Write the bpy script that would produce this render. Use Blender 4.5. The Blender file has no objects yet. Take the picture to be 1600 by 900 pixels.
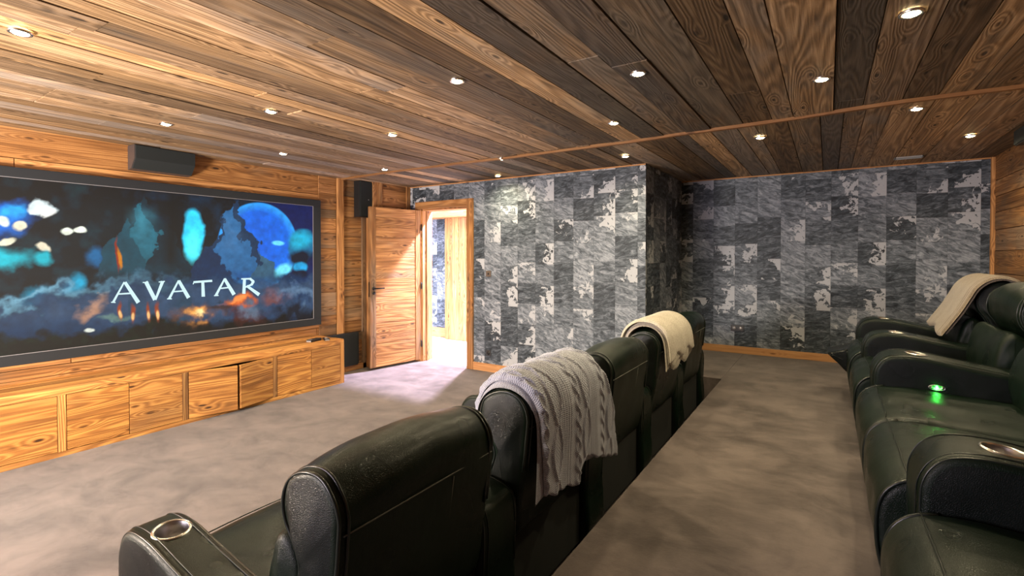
import bpy, bmesh, math, random
import numpy as np
from mathutils import Vector, Matrix, noise as mnoise
PI = math.pi
C = bpy.context.scene.collection
random.seed(11)
# ------------------------------------------------------------------ camera constants (1600x900 frame)
FPX, YAW, PITCH, V0 = 772.24, 0.568837, -0.0130, 409.83
CAMZ = 1.46
CEIL = 2.43
PLAT = 0.27
XL, YD, XC, YF, XR = -5.12, 5.087, -1.60, 6.585, 1.36    # left wall, door wall, wall corner, far wall, right wall
YB = -2.4

# ------------------------------------------------------------------ node helpers
class NT:
    def __init__(s, name):
        s.m = bpy.data.materials.new(name); s.m.use_nodes = True
        s.t = s.m.node_tree; s.t.nodes.clear()
        s.out = s.t.nodes.new('ShaderNodeOutputMaterial')
        s.b = s.t.nodes.new('ShaderNodeBsdfPrincipled')
        s.t.links.new(s.b.outputs[0], s.out.inputs[0])
    def n(s, typ, **k):
        nd = s.t.nodes.new('ShaderNode' + typ)
        for a, v in k.items(): setattr(nd, a, v)
        return nd
    def put(s, sock, v):
        if hasattr(v, 'is_output') or isinstance(v, bpy.types.NodeSocket): s.t.links.new(v, sock)
        elif v is not None:
            if isinstance(v, (tuple, list)) and len(v) == 3 and sock.type == 'RGBA': v = (*v, 1)
            sock.default_value = v
    def attr(s, nm, out='Vector'):
        a = s.n('Attribute', attribute_name=nm); return a.outputs[out]
    def geo(s): return s.n('TexCoord').outputs['Object']
    def math(s, op, a, b=None, c=None, clamp=False):
        nd = s.n('Math', operation=op, use_clamp=clamp)
        for i, v in enumerate((a, b, c)):
            if v is not None: s.put(nd.inputs[i], v)
        return nd.outputs[0]
    def vm(s, op, a, b=None):
        nd = s.n('VectorMath', operation=op)
        s.put(nd.inputs[0], a)
        if b is not None: s.put(nd.inputs[1], b)
        return nd.outputs['Value' if op in ('LENGTH', 'DISTANCE') else 'Vector']
    def noise(s, v, scale=5, detail=2, rough=.5, dist=0, dim='3D', out=0):
        nd = s.n('TexNoise', noise_dimensions=dim); s.put(nd.inputs['Vector'], v)
        nd.inputs['Scale'].default_value = scale; nd.inputs['Detail'].default_value = detail
        nd.inputs['Roughness'].default_value = rough; nd.inputs['Distortion'].default_value = dist
        return nd.outputs[out]
    def ramp(s, f, stops, interp='LINEAR'):
        nd = s.n('ValToRGB'); s.put(nd.inputs[0], f); r = nd.color_ramp; r.interpolation = interp
        while len(r.elements) < len(stops): r.elements.new(.5)
        for e, (p, c) in zip(r.elements, stops):
            e.position = p; e.color = (*c, 1) if len(c) == 3 else c
        return nd.outputs[0]
    def mix(s, f, a, b, mode='MIX'):
        nd = s.n('Mix', data_type='RGBA', blend_type=mode)
        s.put(nd.inputs[0], f); s.put(nd.inputs[6], a); s.put(nd.inputs[7], b); return nd.outputs[2]
    def mr(s, v, a, b, c=0, d=1, smooth=False):
        nd = s.n('MapRange'); 
        if smooth: nd.interpolation_type = 'SMOOTHSTEP'
        s.put(nd.inputs[0], v)
        for i, x in enumerate((a, b, c, d)): s.put(nd.inputs[i+1], x)
        return nd.outputs[0]
    def sep(s, v):
        nd = s.n('SeparateXYZ'); s.put(nd.inputs[0], v); return nd.outputs
    def comb(s, x, y, z):
        nd = s.n('CombineXYZ')
        for i, q in enumerate((x, y, z)): s.put(nd.inputs[i], q)
        return nd.outputs[0]
    def bump(s, h, strength=.3, dist=.01, normal=None):
        nd = s.n('Bump'); s.put(nd.inputs['Height'], h); nd.inputs['Strength'].default_value = strength
        nd.inputs['Distance'].default_value = dist
        if normal is not None: s.put(nd.inputs['Normal'], normal)
        return nd.outputs[0]
    def set(s, **k):
        nm = {'color': 'Base Color', 'rough': 'Roughness', 'metal': 'Metallic', 'normal': 'Normal', 'spec': 'Specular IOR Level',
              'ecol': 'Emission Color', 'estr': 'Emission Strength', 'sheen': 'Sheen Weight', 'coat': 'Coat Weight', 'coatr': 'Coat Roughness', 'alpha': 'Alpha', 'trans': 'Transmission Weight'}
        for a, v in k.items(): s.put(s.b.inputs[nm[a]], v)
        return s.m

def srgb(r, g, b):
    f = lambda c: ((c/255)/12.92 if c/255 <= .04045 else ((c/255+.055)/1.055)**2.4)
    return (f(r), f(g), f(b))

def plain(name, col, rough=.5, metal=0, **k): return NT(name).set(color=col, rough=rough, metal=metal, **k)

def wood_mat(name, light, mid, dark, grey=(.20, .165, .13), greyamt=1.0, contrast=1.0, rough=.62):
    t = NT(name)
    p = t.attr('gc'); tone = t.attr('tone', 'Color')
    ts = t.n('SeparateColor'); t.put(ts.inputs[0], tone)
    R, G, B = ts.outputs[0], ts.outputs[1], ts.outputs[2]
    vo = t.n('TexVoronoi', feature='F1', voronoi_dimensions='2D'); px_, py_, pz_ = t.sep(p)[:3]; t.put(vo.inputs['Vector'], t.comb(t.math('MULTIPLY', px_, 2.4), t.math('MULTIPLY', t.math('ADD', py_, pz_), 7.5), 0))
    vo.inputs['Scale'].default_value = 1
    vr_ = t.n('SeparateColor'); t.put(vr_.inputs[0], vo.outputs['Color'])
    kon = t.math('GREATER_THAN', vr_.outputs[0], .45)
    kd = vo.outputs['Distance']
    kn = t.math('MULTIPLY', t.mr(kd, .035, .10, 1, 0, True), kon)
    kwarp = t.math('MULTIPLY', t.mr(kd, .0, .42, .11, 0, True), kon)
    n1 = t.noise(t.vm('MULTIPLY', p, (.42, 6.5, 6.5)), 1, 1.2, .45, .1)
    rings = t.math('SINE', t.math('MULTIPLY', t.math('ADD', n1, kwarp), 120.0))
    rings = t.mr(rings, -1, 1, 0, 1)
    fib = t.noise(t.vm('MULTIPLY', p, (5, 130, 130)), 1, 3, .6)
    streak = t.noise(t.vm('MULTIPLY', p, (.9, 22, 22)), 1, 5, .66, .2)
    blot = t.noise(t.vm('MULTIPLY', p, (1.6, 5, 5)), 1, 3, .6)
    # sparse knots
    g = t.math('ADD', t.math('MULTIPLY', rings, .26*contrast), t.math('MULTIPLY', fib, .40))
    g = t.math('ADD', g, t.math('MULTIPLY', streak, 1.25))
    g = t.math('ADD', g, t.math('MULTIPLY', kn, .45))
    g = t.math('SUBTRACT', g, .60)
    col = t.ramp(g, [(0, light), (.42, mid), (.95, dark)])
    wm = t.math('MULTIPLY', t.mr(t.math('ADD', blot, t.math('MULTIPLY', G, .55)), .55, .95, 0, 1, True), greyamt, clamp=True)
    gcol = t.mix(t.mr(g, .1, .8, 0, 1), grey, tuple(c*.36 for c in grey))
    col = t.mix(wm, col, gcol)
    col = t.mix(1.0, col, t.comb(R, t.math('MULTIPLY', R, t.mr(B, 0, 1, 1.0, .93)), t.math('MULTIPLY', R, t.mr(B, 0, 1, 1.05, .80))), 'MULTIPLY')
    saw = t.noise(t.vm('MULTIPLY', p, (160, 4, 4)), 1, 1, .5)
    h = t.math('ADD', t.math('MULTIPLY', rings, -.5), t.math('MULTIPLY', fib, .9))
    h = t.math('ADD', h, t.math('MULTIPLY', streak, -.9)); h = t.math('ADD', h, t.math('MULTIPLY', saw, .25))
    t.set(color=col, rough=t.mr(fib, 0, 1, rough-.12, rough+.2), normal=t.bump(h, .55, .004), spec=.35)
    return t.m

M = {}
M['wood'] = wood_mat('reclaimed_wood_honey', (.60, .315, .115), (.32, .146, .048), (.045, .021, .010), grey=(.26, .19, .125), greyamt=.8)
M['ceilwood'] = wood_mat('reclaimed_wood_ceiling', (.53, .365, .215), (.280, .178, .094), (.040, .026, .014), grey=(.29, .235, .185), contrast=1.35)
M['cabwood'] = wood_mat('reclaimed_wood_cabinet', (.72, .39, .11), (.40, .175, .048), (.050, .022, .009), grey=(.25, .16, .09), greyamt=.5, contrast=1.2)
M['trimwood'] = wood_mat('planed_wood_trim', (.62, .34, .14), (.46, .22, .085), (.17, .075, .03), grey=(.34, .22, .13), greyamt=.3, contrast=.6)

# carpet
def carpet():
    t = NT('carpet_taupe'); p = t.geo()
    a = t.noise(p, 2.2, 5, .62, .8); b = t.noise(t.vm('MULTIPLY', p, (1.0, 1.5, 1)), 3.2, 4, .62, .5); f = t.noise(p, 420, 2, .6); d = t.noise(p, 60, 2, .6)
    v = t.math('ADD', t.math('MULTIPLY', a, .55), t.math('MULTIPLY', b, .45))
    col = t.ramp(v, [(.38, (.070, .054, .050)), (.5, (.128, .101, .094)), (.61, (.182, .145, .134))])
    col = t.mix(t.mr(f, .3, .7, 0, 1), t.mix(1, col, (.72, .72, .72), 'MULTIPLY'), col)
    return t.set(color=col, rough=.95, spec=.1, sheen=.25, normal=t.bump(t.math('ADD', f, t.math('MULTIPLY', d, .6)), .5, .006))
M['carpet'] = carpet()

# patchwork hide wallpaper. gc = (horizontal, height, 0)
def paper():
    t = NT('patchwork_hide_wallpaper'); x, y, z = t.sep(t.attr('gc'))[:3]
    TW = .2475
    cx = t.math('DIVIDE', x, TW); col = t.math('FLOOR', cx)
    wc = t.n('TexWhiteNoise', noise_dimensions='1D'); t.put(wc.inputs['W'], col)
    off = t.math('MULTIPLY', t.math('SNAP', wc.outputs['Value'], .2), .45)
    cy = t.math('ADD', t.math('DIVIDE', y, TW), off); row = t.math('FLOOR', cy)
    fx = t.math('FRACT', cx); fy = t.math('FRACT', cy)
    wn = t.n('TexWhiteNoise', noise_dimensions='2D'); t.put(wn.inputs['Vector'], t.comb(t.math('ADD', col, .37), t.math('ADD', row, .71), 0))
    r, g, b = t.sep(wn.outputs['Color'])[:3]; rv = wn.outputs['Value']
    # local coordinates, shifted by a random amount per tile
    base = t.comb(t.math('ADD', fx, t.math('MULTIPLY', r, 37)), t.math('ADD', fy, t.math('MULTIPLY', g, 37)), t.math('MULTIPLY', b, 9))
    # patch mask : blobby noise + a bias towards one side of the tile
    n = t.noise(base, 2.3, 5, .6, .5)
    side = t.math('MULTIPLY', t.math('SUBTRACT', fx, .5), t.mr(r, 0, 1, -.42, .42))
    side2 = t.math('MULTIPLY', t.math('SUBTRACT', fy, .5), t.mr(g, 0, 1, -.42, .42))
    thr = t.ramp(rv, [(0, (.99,)*3), (.52, (.99,)*3), (.53, (.63,)*3), (.8, (.58,)*3), (1, (.50,)*3)])
    v = t.math('ADD', n, t.math('ADD', side, side2))
    white = t.mr(t.math('SUBTRACT', v, thr), -.008, .010, 0, 1)
    spots = t.mr(t.noise(base, 5.2, 2, .5, .6), .60, .62, 0, 1)
    white = t.math('MULTIPLY', white, t.math('SUBTRACT', 1, spots))
    # fur strokes with a per-tile direction
    vr = t.n('VectorRotate', rotation_type='Z_AXIS'); t.put(vr.inputs['Vector'], base); t.put(vr.inputs['Angle'], t.mr(b, 0, 1, -.35, .55))
    fur = t.noise(t.vm('MULTIPLY', vr.outputs[0], (2.4, 6.5, 1)), 1, 6, .70, .9)
    fine = t.noise(t.vm('MULTIPLY', vr.outputs[0], (12, 60, 1)), 1, 2, .6)
    lift = t.mr(b, 0, 1, -.10, .13)
    fv = t.math('ADD', t.math('ADD', t.math('MULTIPLY', fur, 1.0), t.math('MULTIPLY', fine, .16)), t.math('SUBTRACT', lift, .05))
    dark = t.ramp(fv, [(.30, (.014, .019, .026)), (.46, (.050, .064, .080)), (.60, (.145, .172, .208)), (.76, (.34, .38, .44))])
    c = t.mix(white, dark, t.mix(fine, (.40, .43, .48), (.53, .56, .61)))
    ex = t.math('MINIMUM', fx, t.math('SUBTRACT', 1, fx)); ey = t.math('MINIMUM', fy, t.math('SUBTRACT', 1, fy))
    seam = t.mr(t.math('MINIMUM', ex, ey), .0, .014, .66, 1)
    c = t.mix(1, c, t.comb(seam, seam, seam), 'MULTIPLY')
    return t.set(color=c, rough=.55, spec=.3, normal=t.bump(fv, .15, .002))
M['paper'] = paper()

def leather(name, col, rough=.33):
    t = NT(name); p = t.geo()
    vo = t.n('TexVoronoi', feature='DISTANCE_TO_EDGE'); t.put(vo.inputs['Vector'], p); vo.inputs['Scale'].default_value = 260
    g = t.mr(vo.outputs[0], 0, .14, 0, 1); w = t.noise(p, 6, 1.2, .45, 0); w2 = t.noise(t.vm('MULTIPLY', p, (1, 2.2, 1)), 14, 1.5, .5, 0)
    nrm = t.bump(g, .30, .0012); nrm = t.bump(t.math('ADD', w, t.math('MULTIPLY', w2, .45)), .18, .012, nrm)
    c = t.mix(t.mr(w, .3, .7), col, tuple(x*1.5 for x in col))
    return t.set(color=c, rough=t.mr(w, .25, .75, rough-.07, rough+.12), spec=.24, normal=nrm)
M['leather'] = leather('dark_green_leather', (.0030, .0078, .0044), .30)
M['leather2'] = leather('dark_leather_panel', (.0042, .0062, .0056), .30)
M['piping'] = plain('leather_piping', (.012, .017, .014), .28)
M['stitch'] = plain('stitch_thread', (.10, .10, .085), .6)
M['blackcloth'] = plain('black_base_cloth', (.006, .007, .006), .9)
M['chrome'] = plain('brushed_steel', (.72, .70, .66), .25, 1)
M['chromed'] = plain('steel_cup_inside', (.42, .40, .40), .38, 1)
M['black'] = plain('black_plastic', (.012, .013, .014), .45)
M['black_metal'] = plain('black_metal', (.02, .018, .016), .4, .6)
M['fabric_black'] = plain('speaker_grille_cloth', (.010, .014, .015), .85)
M['spk_side'] = plain('speaker_cabinet_black', (.06, .05, .05), .4)
M['velvet'] = plain('black_velvet_frame', (.014, .017, .022), .85)
M['edge'] = plain('frame_inner_edge', (.25, .25, .28), .5)
M['whitefloor'] = plain('glossy_white_hall_floor', (.75, .78, .78), .25)
M['plaster'] = plain('plaster_white', (.6, .6, .58), .8)
M['dark_plaster'] = plain('dark_backing', (.05, .035, .02), .9)
M['ventm'] = plain('vent_grey_metal', (.45, .47, .48), .4, .5)
M['brownplate'] = plain('brown_switch_plate', (.12, .085, .06), .5)
M['darkplate'] = plain('dark_socket_plate', (.03, .03, .032), .45)
M['silver'] = plain('silver_plastic', (.6, .6, .63), .3, .6)
def emit(name, col, s):
    t = NT(name); t.set(color=(0, 0, 0), ecol=col, estr=s); return t.m
M['bulb'] = emit('lit_bulb_warm', (1, .78, .40), 42)
M['led'] = emit('green_led', (.05, 1, .08), 45)
M['glass'] = plain('added_window_glass', (1, 1, 1), .02, trans=1)

def knit(name, a, b, bumps=.5):
    t = NT(name); p = t.attr('gc')
    st = t.math('SINE', t.math('MULTIPLY', t.sep(p)[0], 2*PI/.0075)); s2 = t.math('SINE', t.math('MULTIPLY', t.sep(p)[1], 2*PI/.0085))
    n = t.noise(t.geo(), 160, 3, .6); n2 = t.noise(t.geo(), 9, 3, .6)
    h = t.math('ADD', t.math('MULTIPLY', st, s2), n)
    c = t.mix(t.mr(t.math('ADD', t.math('MULTIPLY', n, .7), t.math('MULTIPLY', n2, .4)), .35, .75), a, b)
    return t.set(color=c, rough=.95, spec=.15, sheen=.35, normal=t.bump(h, bumps, .004))
M['knit_grey'] = knit('grey_cable_knit', (.31, .325, .40), (.52, .54, .63))
M['knit_cream'] = knit('cream_rib_knit', (.36, .315, .25), (.62, .57, .50))
M['knit_beige'] = knit('beige_knit', (.15, .115, .080), (.29, .235, .17))

# ------------------------------------------------------------------ mesh builder
class MB:
    def __init__(s): s.v = []; s.f = []; s.gc = []; s.tone = []; s.mi = []; s.sm = []
    def add(s, vs, fs, gc=None, tone=(1, 0, .5), mi=0, smooth=False):
        o = len(s.v); s.v += [tuple(v) for v in vs]; s.gc += (gc or [tuple(v) for v in vs]); s.tone += [tone]*len(vs)
        for f in fs: s.f.append([i+o for i in f]); s.mi.append(mi); s.sm.append(smooth)
    def box(s, lo, hi, axis=0, tone=None, bev=0.0, mi=0, seed=None, M4=None):
        """box with chamfered edges; grain runs along `axis`"""
        bm = bmesh.new(); bmesh.ops.create_cube(bm, size=1)
        c = [(a+b)/2 for a, b in zip(lo, hi)]; d = [b-a for a, b in zip(lo, hi)]
        for v in bm.verts: v.co = Vector([v.co[i]*d[i]+c[i] for i in range(3)])
        if bev: bmesh.ops.bevel(bm, geom=list(bm.edges), offset=min(bev, min(d)*.45), segments=2, affect='EDGES', profile=.6)
        if seed is None: seed = random.random()*50
        o = [axis]+[i for i in range(3) if i != axis]
        bm.verts.index_update()
        vs = [v.co.copy() for v in bm.verts]
        gc = [(v[o[0]]+seed*3.7, v[o[1]]+seed, v[o[2]]+seed*1.3) for v in vs]
        if M4 is not None: vs = [M4 @ v for v in vs]
        if tone is None: tone = rtone()
        s.add(vs, [[v.index for v in f.verts] for f in bm.faces], gc, tone, mi); bm.free(); return s
    def obj(s, name, mats, parent=None):
        me = bpy.data.meshes.new(name); me.from_pydata(s.v, [], s.f); me.validate()
        a = me.attributes.new('gc', 'FLOAT_VECTOR', 'POINT'); a.data.foreach_set('vector', np.array(s.gc, 'f').ravel())
        a = me.attributes.new('tone', 'FLOAT_COLOR', 'POINT'); a.data.foreach_set('color', np.array([(*q, 1) for q in s.tone], 'f').ravel())
        if not isinstance(mats, (list, tuple)): mats = [mats]
        for m in mats: me.materials.append(M[m] if isinstance(m, str) else m)
        me.polygons.foreach_set('material_index', s.mi); me.polygons.foreach_set('use_smooth', s.sm)
        o = bpy.data.objects.new(name, me); C.objects.link(o)
        if parent: o.parent = parent
        return o

def rtone(lo=.75, hi=1.2, grey=.6): return (random.uniform(lo, hi), random.uniform(0, grey), random.random())
def struct(o): o['kind'] = 'structure'; return o
def tag(o, label, cat, group=None):
    o['label'] = label; o['category'] = cat
    if group: o['group'] = group
    return o
def empty(name, loc, label, cat, group=None):
    o = bpy.data.objects.new(name, None); C.objects.link(o); o.location = loc; o.empty_display_size = .1
    return tag(o, label, cat, group)
def localise(o, root):
    """children are modelled in world space under a root that sits elsewhere"""
    o.parent = root; o.matrix_parent_inverse = Matrix.Translation(root.location).inverted()
    return o

def planks(mb, O, A, K, N, L, W, wlo=.12, whi=.2, plo=1.2, phi=3.2, th=.018, tones=None, edges=None, jit=.003, mi=0):
    """planks laid on a rectangle: O origin, A unit vector along, K across, N outwards"""
    O, A, K, N = map(Vector, (O, A, K, N)); y = 0; i = 0
    es = edges[:] if edges else [0]
    if not edges:
        while es[-1] < W-1e-4:
            n = es[-1]+random.uniform(wlo, whi)
            if W-n < wlo*.6: n = W
            es.append(min(n, W))
    for i in range(len(es)-1):
        a, b = es[i], es[i+1]; x = 0
        base = tones[i % len(tones)] if tones else rtone(.6, 1.2, .9)
        first = random.uniform(.3, 1)*phi if L > phi else L
        while x < L-1e-4:
            x2 = min(L, x+(first if x == 0 else random.uniform(plo, phi)))
            if L-x2 < .25: x2 = L
            tn = (base[0]*random.uniform(.93, 1.07), base[1], base[2]); sd = random.random()*60
            h = th+random.uniform(-jit, jit); g = .0012; e = .0022
            P = []; G = []
            for (xx, yy, zz, ins) in [(x, a, 0, 0), (x2, a, 0, 0), (x2, b, 0, 0), (x, b, 0, 0), (x, a, h, 1), (x2, a, h, 1), (x2, b, h, 1), (x, b, h, 1)]:
                ix = g+(e if ins else 0); xs = xx+(ix if xx == x else -ix); ys = yy+(ix if yy == a else -ix)
                P.append(O+A*xs+K*ys+N*zz); G.append((xs+sd*3.1, ys-a+sd, zz+sd*1.7))
            fs = [[4, 5, 6, 7], [0, 1, 5, 4], [1, 2, 6, 5], [2, 3, 7, 6], [3, 0, 4, 7]]
            if A.cross(K).dot(N) < 0: fs = [f[::-1] for f in fs]
            mb.add(P, fs, G, tn, mi); x = x2

def tube_mesh(mb, pts, r, n=8, closed=False, mi=0, tone=(1, 0, .5)):
    pts = [Vector(p) for p in pts]; N = len(pts); vs = []; fs = []
    up = Vector((0, 0, 1))
    prev = None
    for i, p in enumerate(pts):
        t = (pts[(i+1) % N]-pts[i-1]) if closed else (pts[min(i+1, N-1)]-pts[max(i-1, 0)])
        t.normalize()
        if prev is None:
            a = t.cross(Vector((0, 1, 0)) if abs(t.y) < .9 else up).normalized()
        else: a = (prev-t*prev.dot(t)).normalized()
        prev = a; b = t.cross(a)
        rr = r(i/(N-1)) if callable(r) else r
        for k in range(n):
            q = 2*PI*k/n; vs.append(p+(a*math.cos(q)+b*math.sin(q))*rr)
    for i in range(N if closed else N-1):
        for k in range(n):
            j = (i+1) % N; fs.append([i*n+k, i*n+(k+1) % n, j*n+(k+1) % n, j*n+k])
    if not closed: fs += [list(range(n))[::-1], [(N-1)*n+k for k in range(n)]]
    mb.add(vs, fs, None, tone, mi, True)

def catmull(P, n=48, closed=True):
    P = [Vector((p[0], p[1])) for p in P]; N = len(P); out = []
    segs = N if closed else N-1
    for i in range(segs):
        g = lambda k: P[k % N] if closed else P[max(0, min(N-1, k))]
        p0, p1, p2, p3 = g(i-1), g(i), g(i+1), g(i+2)
        m = max(1, round(n/segs))
        for k in range(m):
            t = k/m
            out.append(.5*((2*p1)+(p2-p0)*t+(2*p0-5*p1+4*p2-p3)*t*t+(-p0+3*p1-3*p2+p3)*t**3))
    if not closed: out.append(P[-1])
    return out

def cushion(name, prof, y0, y1, mat, parent, rnd=.03, bulge=.012, ny=14, n=56, wr=.004, wf=6.0, crown=None, seed=0, capmat=None):
    """closed profile in (x,z), swept along y, soft rounded ends and slight creases"""
    P = catmull(prof, n); N = len(P)
    # outward normals
    area = sum(P[i].x*P[(i+1) % N].y-P[(i+1) % N].x*P[i].y for i in range(N))
    sg = 1 if area > 0 else -1
    nr = []
    for i in range(N):
        d = P[(i+1) % N]-P[i-1]; nr.append(Vector((d.y, -d.x)).normalized()*sg)
    c = sum(P, Vector((0, 0)))/N
    rings = []
    for k in range(6): a = k/5*PI/2; rings.append((y0+rnd*(1-math.sin(a)), rnd*(1-math.cos(a))))
    for k in range(1, ny): rings.append((y0+rnd+(y1-y0-2*rnd)*k/ny, 0))
    for k in range(6): a = (5-k)/5*PI/2; rings.append((y1-rnd*(1-math.sin(a)), rnd*(1-math.cos(a))))
    rings = [(y0+rnd*(1-math.sin(k/5*PI/2)), rnd*(1-math.cos((k/5)*PI/2))) for k in range(6)]
    # k=0 -> y0+rnd, inset 0 ; k=5 -> y0, inset rnd ; reverse so we start at the cap
    rings = rings[::-1]+[(y0+rnd+(y1-y0-2*rnd)*k/ny, 0) for k in range(1, ny)]+[(y1-(r[0]-y0), r[1]) for r in rings]
    vs = []; fs = []
    def pos(i, ins, y, s=1.0):
        q = P[i]-nr[i]*ins; q = c+(q-c)*s
        cr = crown(P[i], (y-y0)/(y1-y0)) if crown else 0
        q = q+nr[i]*cr
        v = Vector((q.x, y, q.y)); d = mnoise.noise(v*wf+Vector((seed, seed*2, 0)))
        d2 = mnoise.noise(Vector((v.x*wf*2.4, v.y*wf*1.2, v.z*wf*2.4))+Vector((seed*3, 0, seed)))
        w = (d*wr+d2*wr*.5)*s
        return v+Vector((nr[i].x*w, 0, nr[i].y*w))
    for (y, ins) in rings:
        for i in range(N): vs.append(pos(i, ins, y))
    R = len(rings)
    for r in range(R-1):
        for i in range(N):
            j = (i+1) % N; fs.append([r*N+i, r*N+j, (r+1)*N+j, (r+1)*N+i])
    mi = [0]*len(fs)
    for end in (0, 1):
        last = 0 if end == 0 else (R-1)*N; y = y0 if end == 0 else y1
        for s in (.8, .6, .4, .2):
            o = len(vs)
            for i in range(N):
                v = pos(i, rnd, y, s); v.y += (-1 if end == 0 else 1)*bulge*(1-s*s)
                v.y += mnoise.noise(v*14+Vector((seed, 0, 0)))*wr*.9; vs.append(v)
            for i in range(N):
                j = (i+1) % N; f = [last+i, last+j, o+j, o+i]; fs.append(f if end == 1 else f[::-1]); mi.append(1)
            last = o
        o = len(vs); vs.append(Vector((c.x, y+(-1 if end == 0 else 1)*bulge, c.y)))
        for i in range(N):
            j = (i+1) % N; f = [last+i, last+j, o]; fs.append(f if end == 1 else f[::-1]); mi.append(1)
    bm = bmesh.new(); bv = [bm.verts.new(v) for v in vs]
    for f, m_ in zip(fs, mi):
        try: q = bm.faces.new([bv[i] for i in f]); q.smooth = True; q.material_index = m_
        except ValueError: pass
    bmesh.ops.recalc_face_normals(bm, faces=bm.faces[:])
    me = bpy.data.meshes.new(name); bm.to_mesh(me); bm.free()
    me.materials.append(M[mat]); me.materials.append(M[capmat or mat])
    o = bpy.data.objects.new(name, me); C.objects.link(o); o.parent = parent
    return o, P, nr

def boolean_cut(o, cutter):
    md = o.modifiers.new('cut', 'BOOLEAN'); md.object = cutter; md.operation = 'DIFFERENCE'; md.solver = 'EXACT'
    dg = bpy.context.evaluated_depsgraph_get(); bpy.context.view_layer.update()
    me = bpy.data.meshes.new_from_object(o.evaluated_get(bpy.context.evaluated_depsgraph_get()))
    o.modifiers.clear(); o.data = me
    bpy.data.objects.remove(cutter, do_unlink=True)

# ================================================================== ROOM SHELL
m = MB(); m.box((XL-.1, YB-.1, -.1), (-.86, YD+.09, 0), tone=(1, 0, 0)); m.box((-.95, YD-.02, -.1), (-.86, YD+.09, 0), tone=(1, 0, 0))
struct(m.obj('floor', 'carpet'))
m = MB(); m.box((-.86, YB-.1, -.1), (XR+.1, YF+.1, PLAT), bev=.006); m.box((-1.7, YD+.02, -.1), (-.862, YF+.1, PLAT), bev=.004)
struct(m.obj('floor_platform', 'carpet'))

# ceiling : two fields of boards split by a batten
edges = [0]
xs = [-.339, -.208, .023, .182, .379]
x = XL
def ceil_edges(fixed):
    e = [0]; cur = XL
    while fixed[0]-cur > .24:
        cur += random.uniform(.13, .215); e.append(cur-XL)
    if fixed[0]-cur < .07: e.pop()
    e += [f-XL for f in fixed]; cur = fixed[-1]
    while XR-cur > .24: cur += random.uniform(.14, .21); e.append(cur-XL)
    e.append(XR-XL); return e
e1 = ceil_edges([-.75, -.525, -.339, -.208, .023, .182, .379, .55])
random.seed(5)
def ctones(n):
    out = []; last = 1
    for i in range(n):
        v = random.choice([.38, .55, .75, .95, 1.15, 1.4])
        while abs(v-last) < .17: v = random.choice([.38, .55, .75, .95, 1.15, 1.4])
        last = v; out.append((v, random.choice([0, .1, .3, .55, .8]), random.random()))
    return out
YT = 3.97
t1 = ctones(len(e1)-1)
m = MB(); planks(m, (XL, YB, CEIL), (0, 1, 0), (1, 0, 0), (0, 0, -1), YT-YB, XR-XL, edges=e1, tones=t1, plo=2.5, phi=4.5, th=.012, jit=.0045)
e2 = ceil_edges([-1.275, -1.063, -.943, -.77, -.585, -.462, -.251, -.053, .084, .206, .348, .55, .78])
t2 = ctones(len(e2)-1)
kc = min(range(len(e2)), key=lambda i: abs(e2[i]-(XC-XL))); e2[kc] = XC-XL
planks(m, (XL, YT, CEIL), (0, 1, 0), (1, 0, 0), (0, 0, -1), YD-YT, XC-XL, edges=e2[:kc+1], tones=t2[:kc], plo=4, phi=5, th=.010, jit=.004)
planks(m, (XC, YT, CEIL), (0, 1, 0), (1, 0, 0), (0, 0, -1), YF-YT, XR-XC, edges=[q-e2[kc] for q in e2[kc:]], tones=t2[kc:], plo=4, phi=5, th=.010, jit=.004)
m.box((XL-.1, YB-.1, CEIL), (XR+.1, YD+.15, CEIL+.1), tone=(.3, 0, .5)); m.box((XC-.1, YD+.15, CEIL), (XR+.1, YF+.1, CEIL+.1), tone=(.3, 0, .5))
struct(m.obj('ceiling', 'ceilwood'))
# wavy batten over the joint
m = MB(); pl = [(-5.1, 4.05), (-4.1, 3.98), (-2.6, 4.03), (-2.2, 4.02), (-1.3, 4.015), (-.99, 3.975), (-.37, 3.965), (.35, 3.88), (.92, 3.90), (1.36, 3.90)]
V = []; G = []; nn = 60
for i in range(nn+1):
    X = -5.1+(XR+5.1)*i/nn
    for a, b in zip(pl, pl[1:]):
        if a[0] <= X <= b[0]+1e-6: Yc = a[1]+(b[1]-a[1])*(X-a[0])/(b[0]-a[0]); break
    w = .022+.004*mnoise.noise(Vector((X*3, 0, 0))); Yc += .004*mnoise.noise(Vector((X*2, 5, 0)))
    for yy, zz in ((-w, 0), (-w*.8, -.03), (w*.8, -.03), (w, 0)):
        V.append((X, Yc+yy, CEIL+zz)); G.append((X, Yc+yy, zz))
F = [[i*4+k, i*4+k+1, i*4+k+5, i*4+k+4] for i in range(nn) for k in range(3)]
m.add(V, F, G, (.5, .1, .8)); struct(m.obj('trim_ceiling', 'trimwood'))

# ---- left (screen) wall
m = MB()
m.box((XL-.12, YB-.1, -.1), (XL-.02, YD+.2, CEIL+.05), tone=(.3, 0, .5))
X0 = XL-.018
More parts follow.
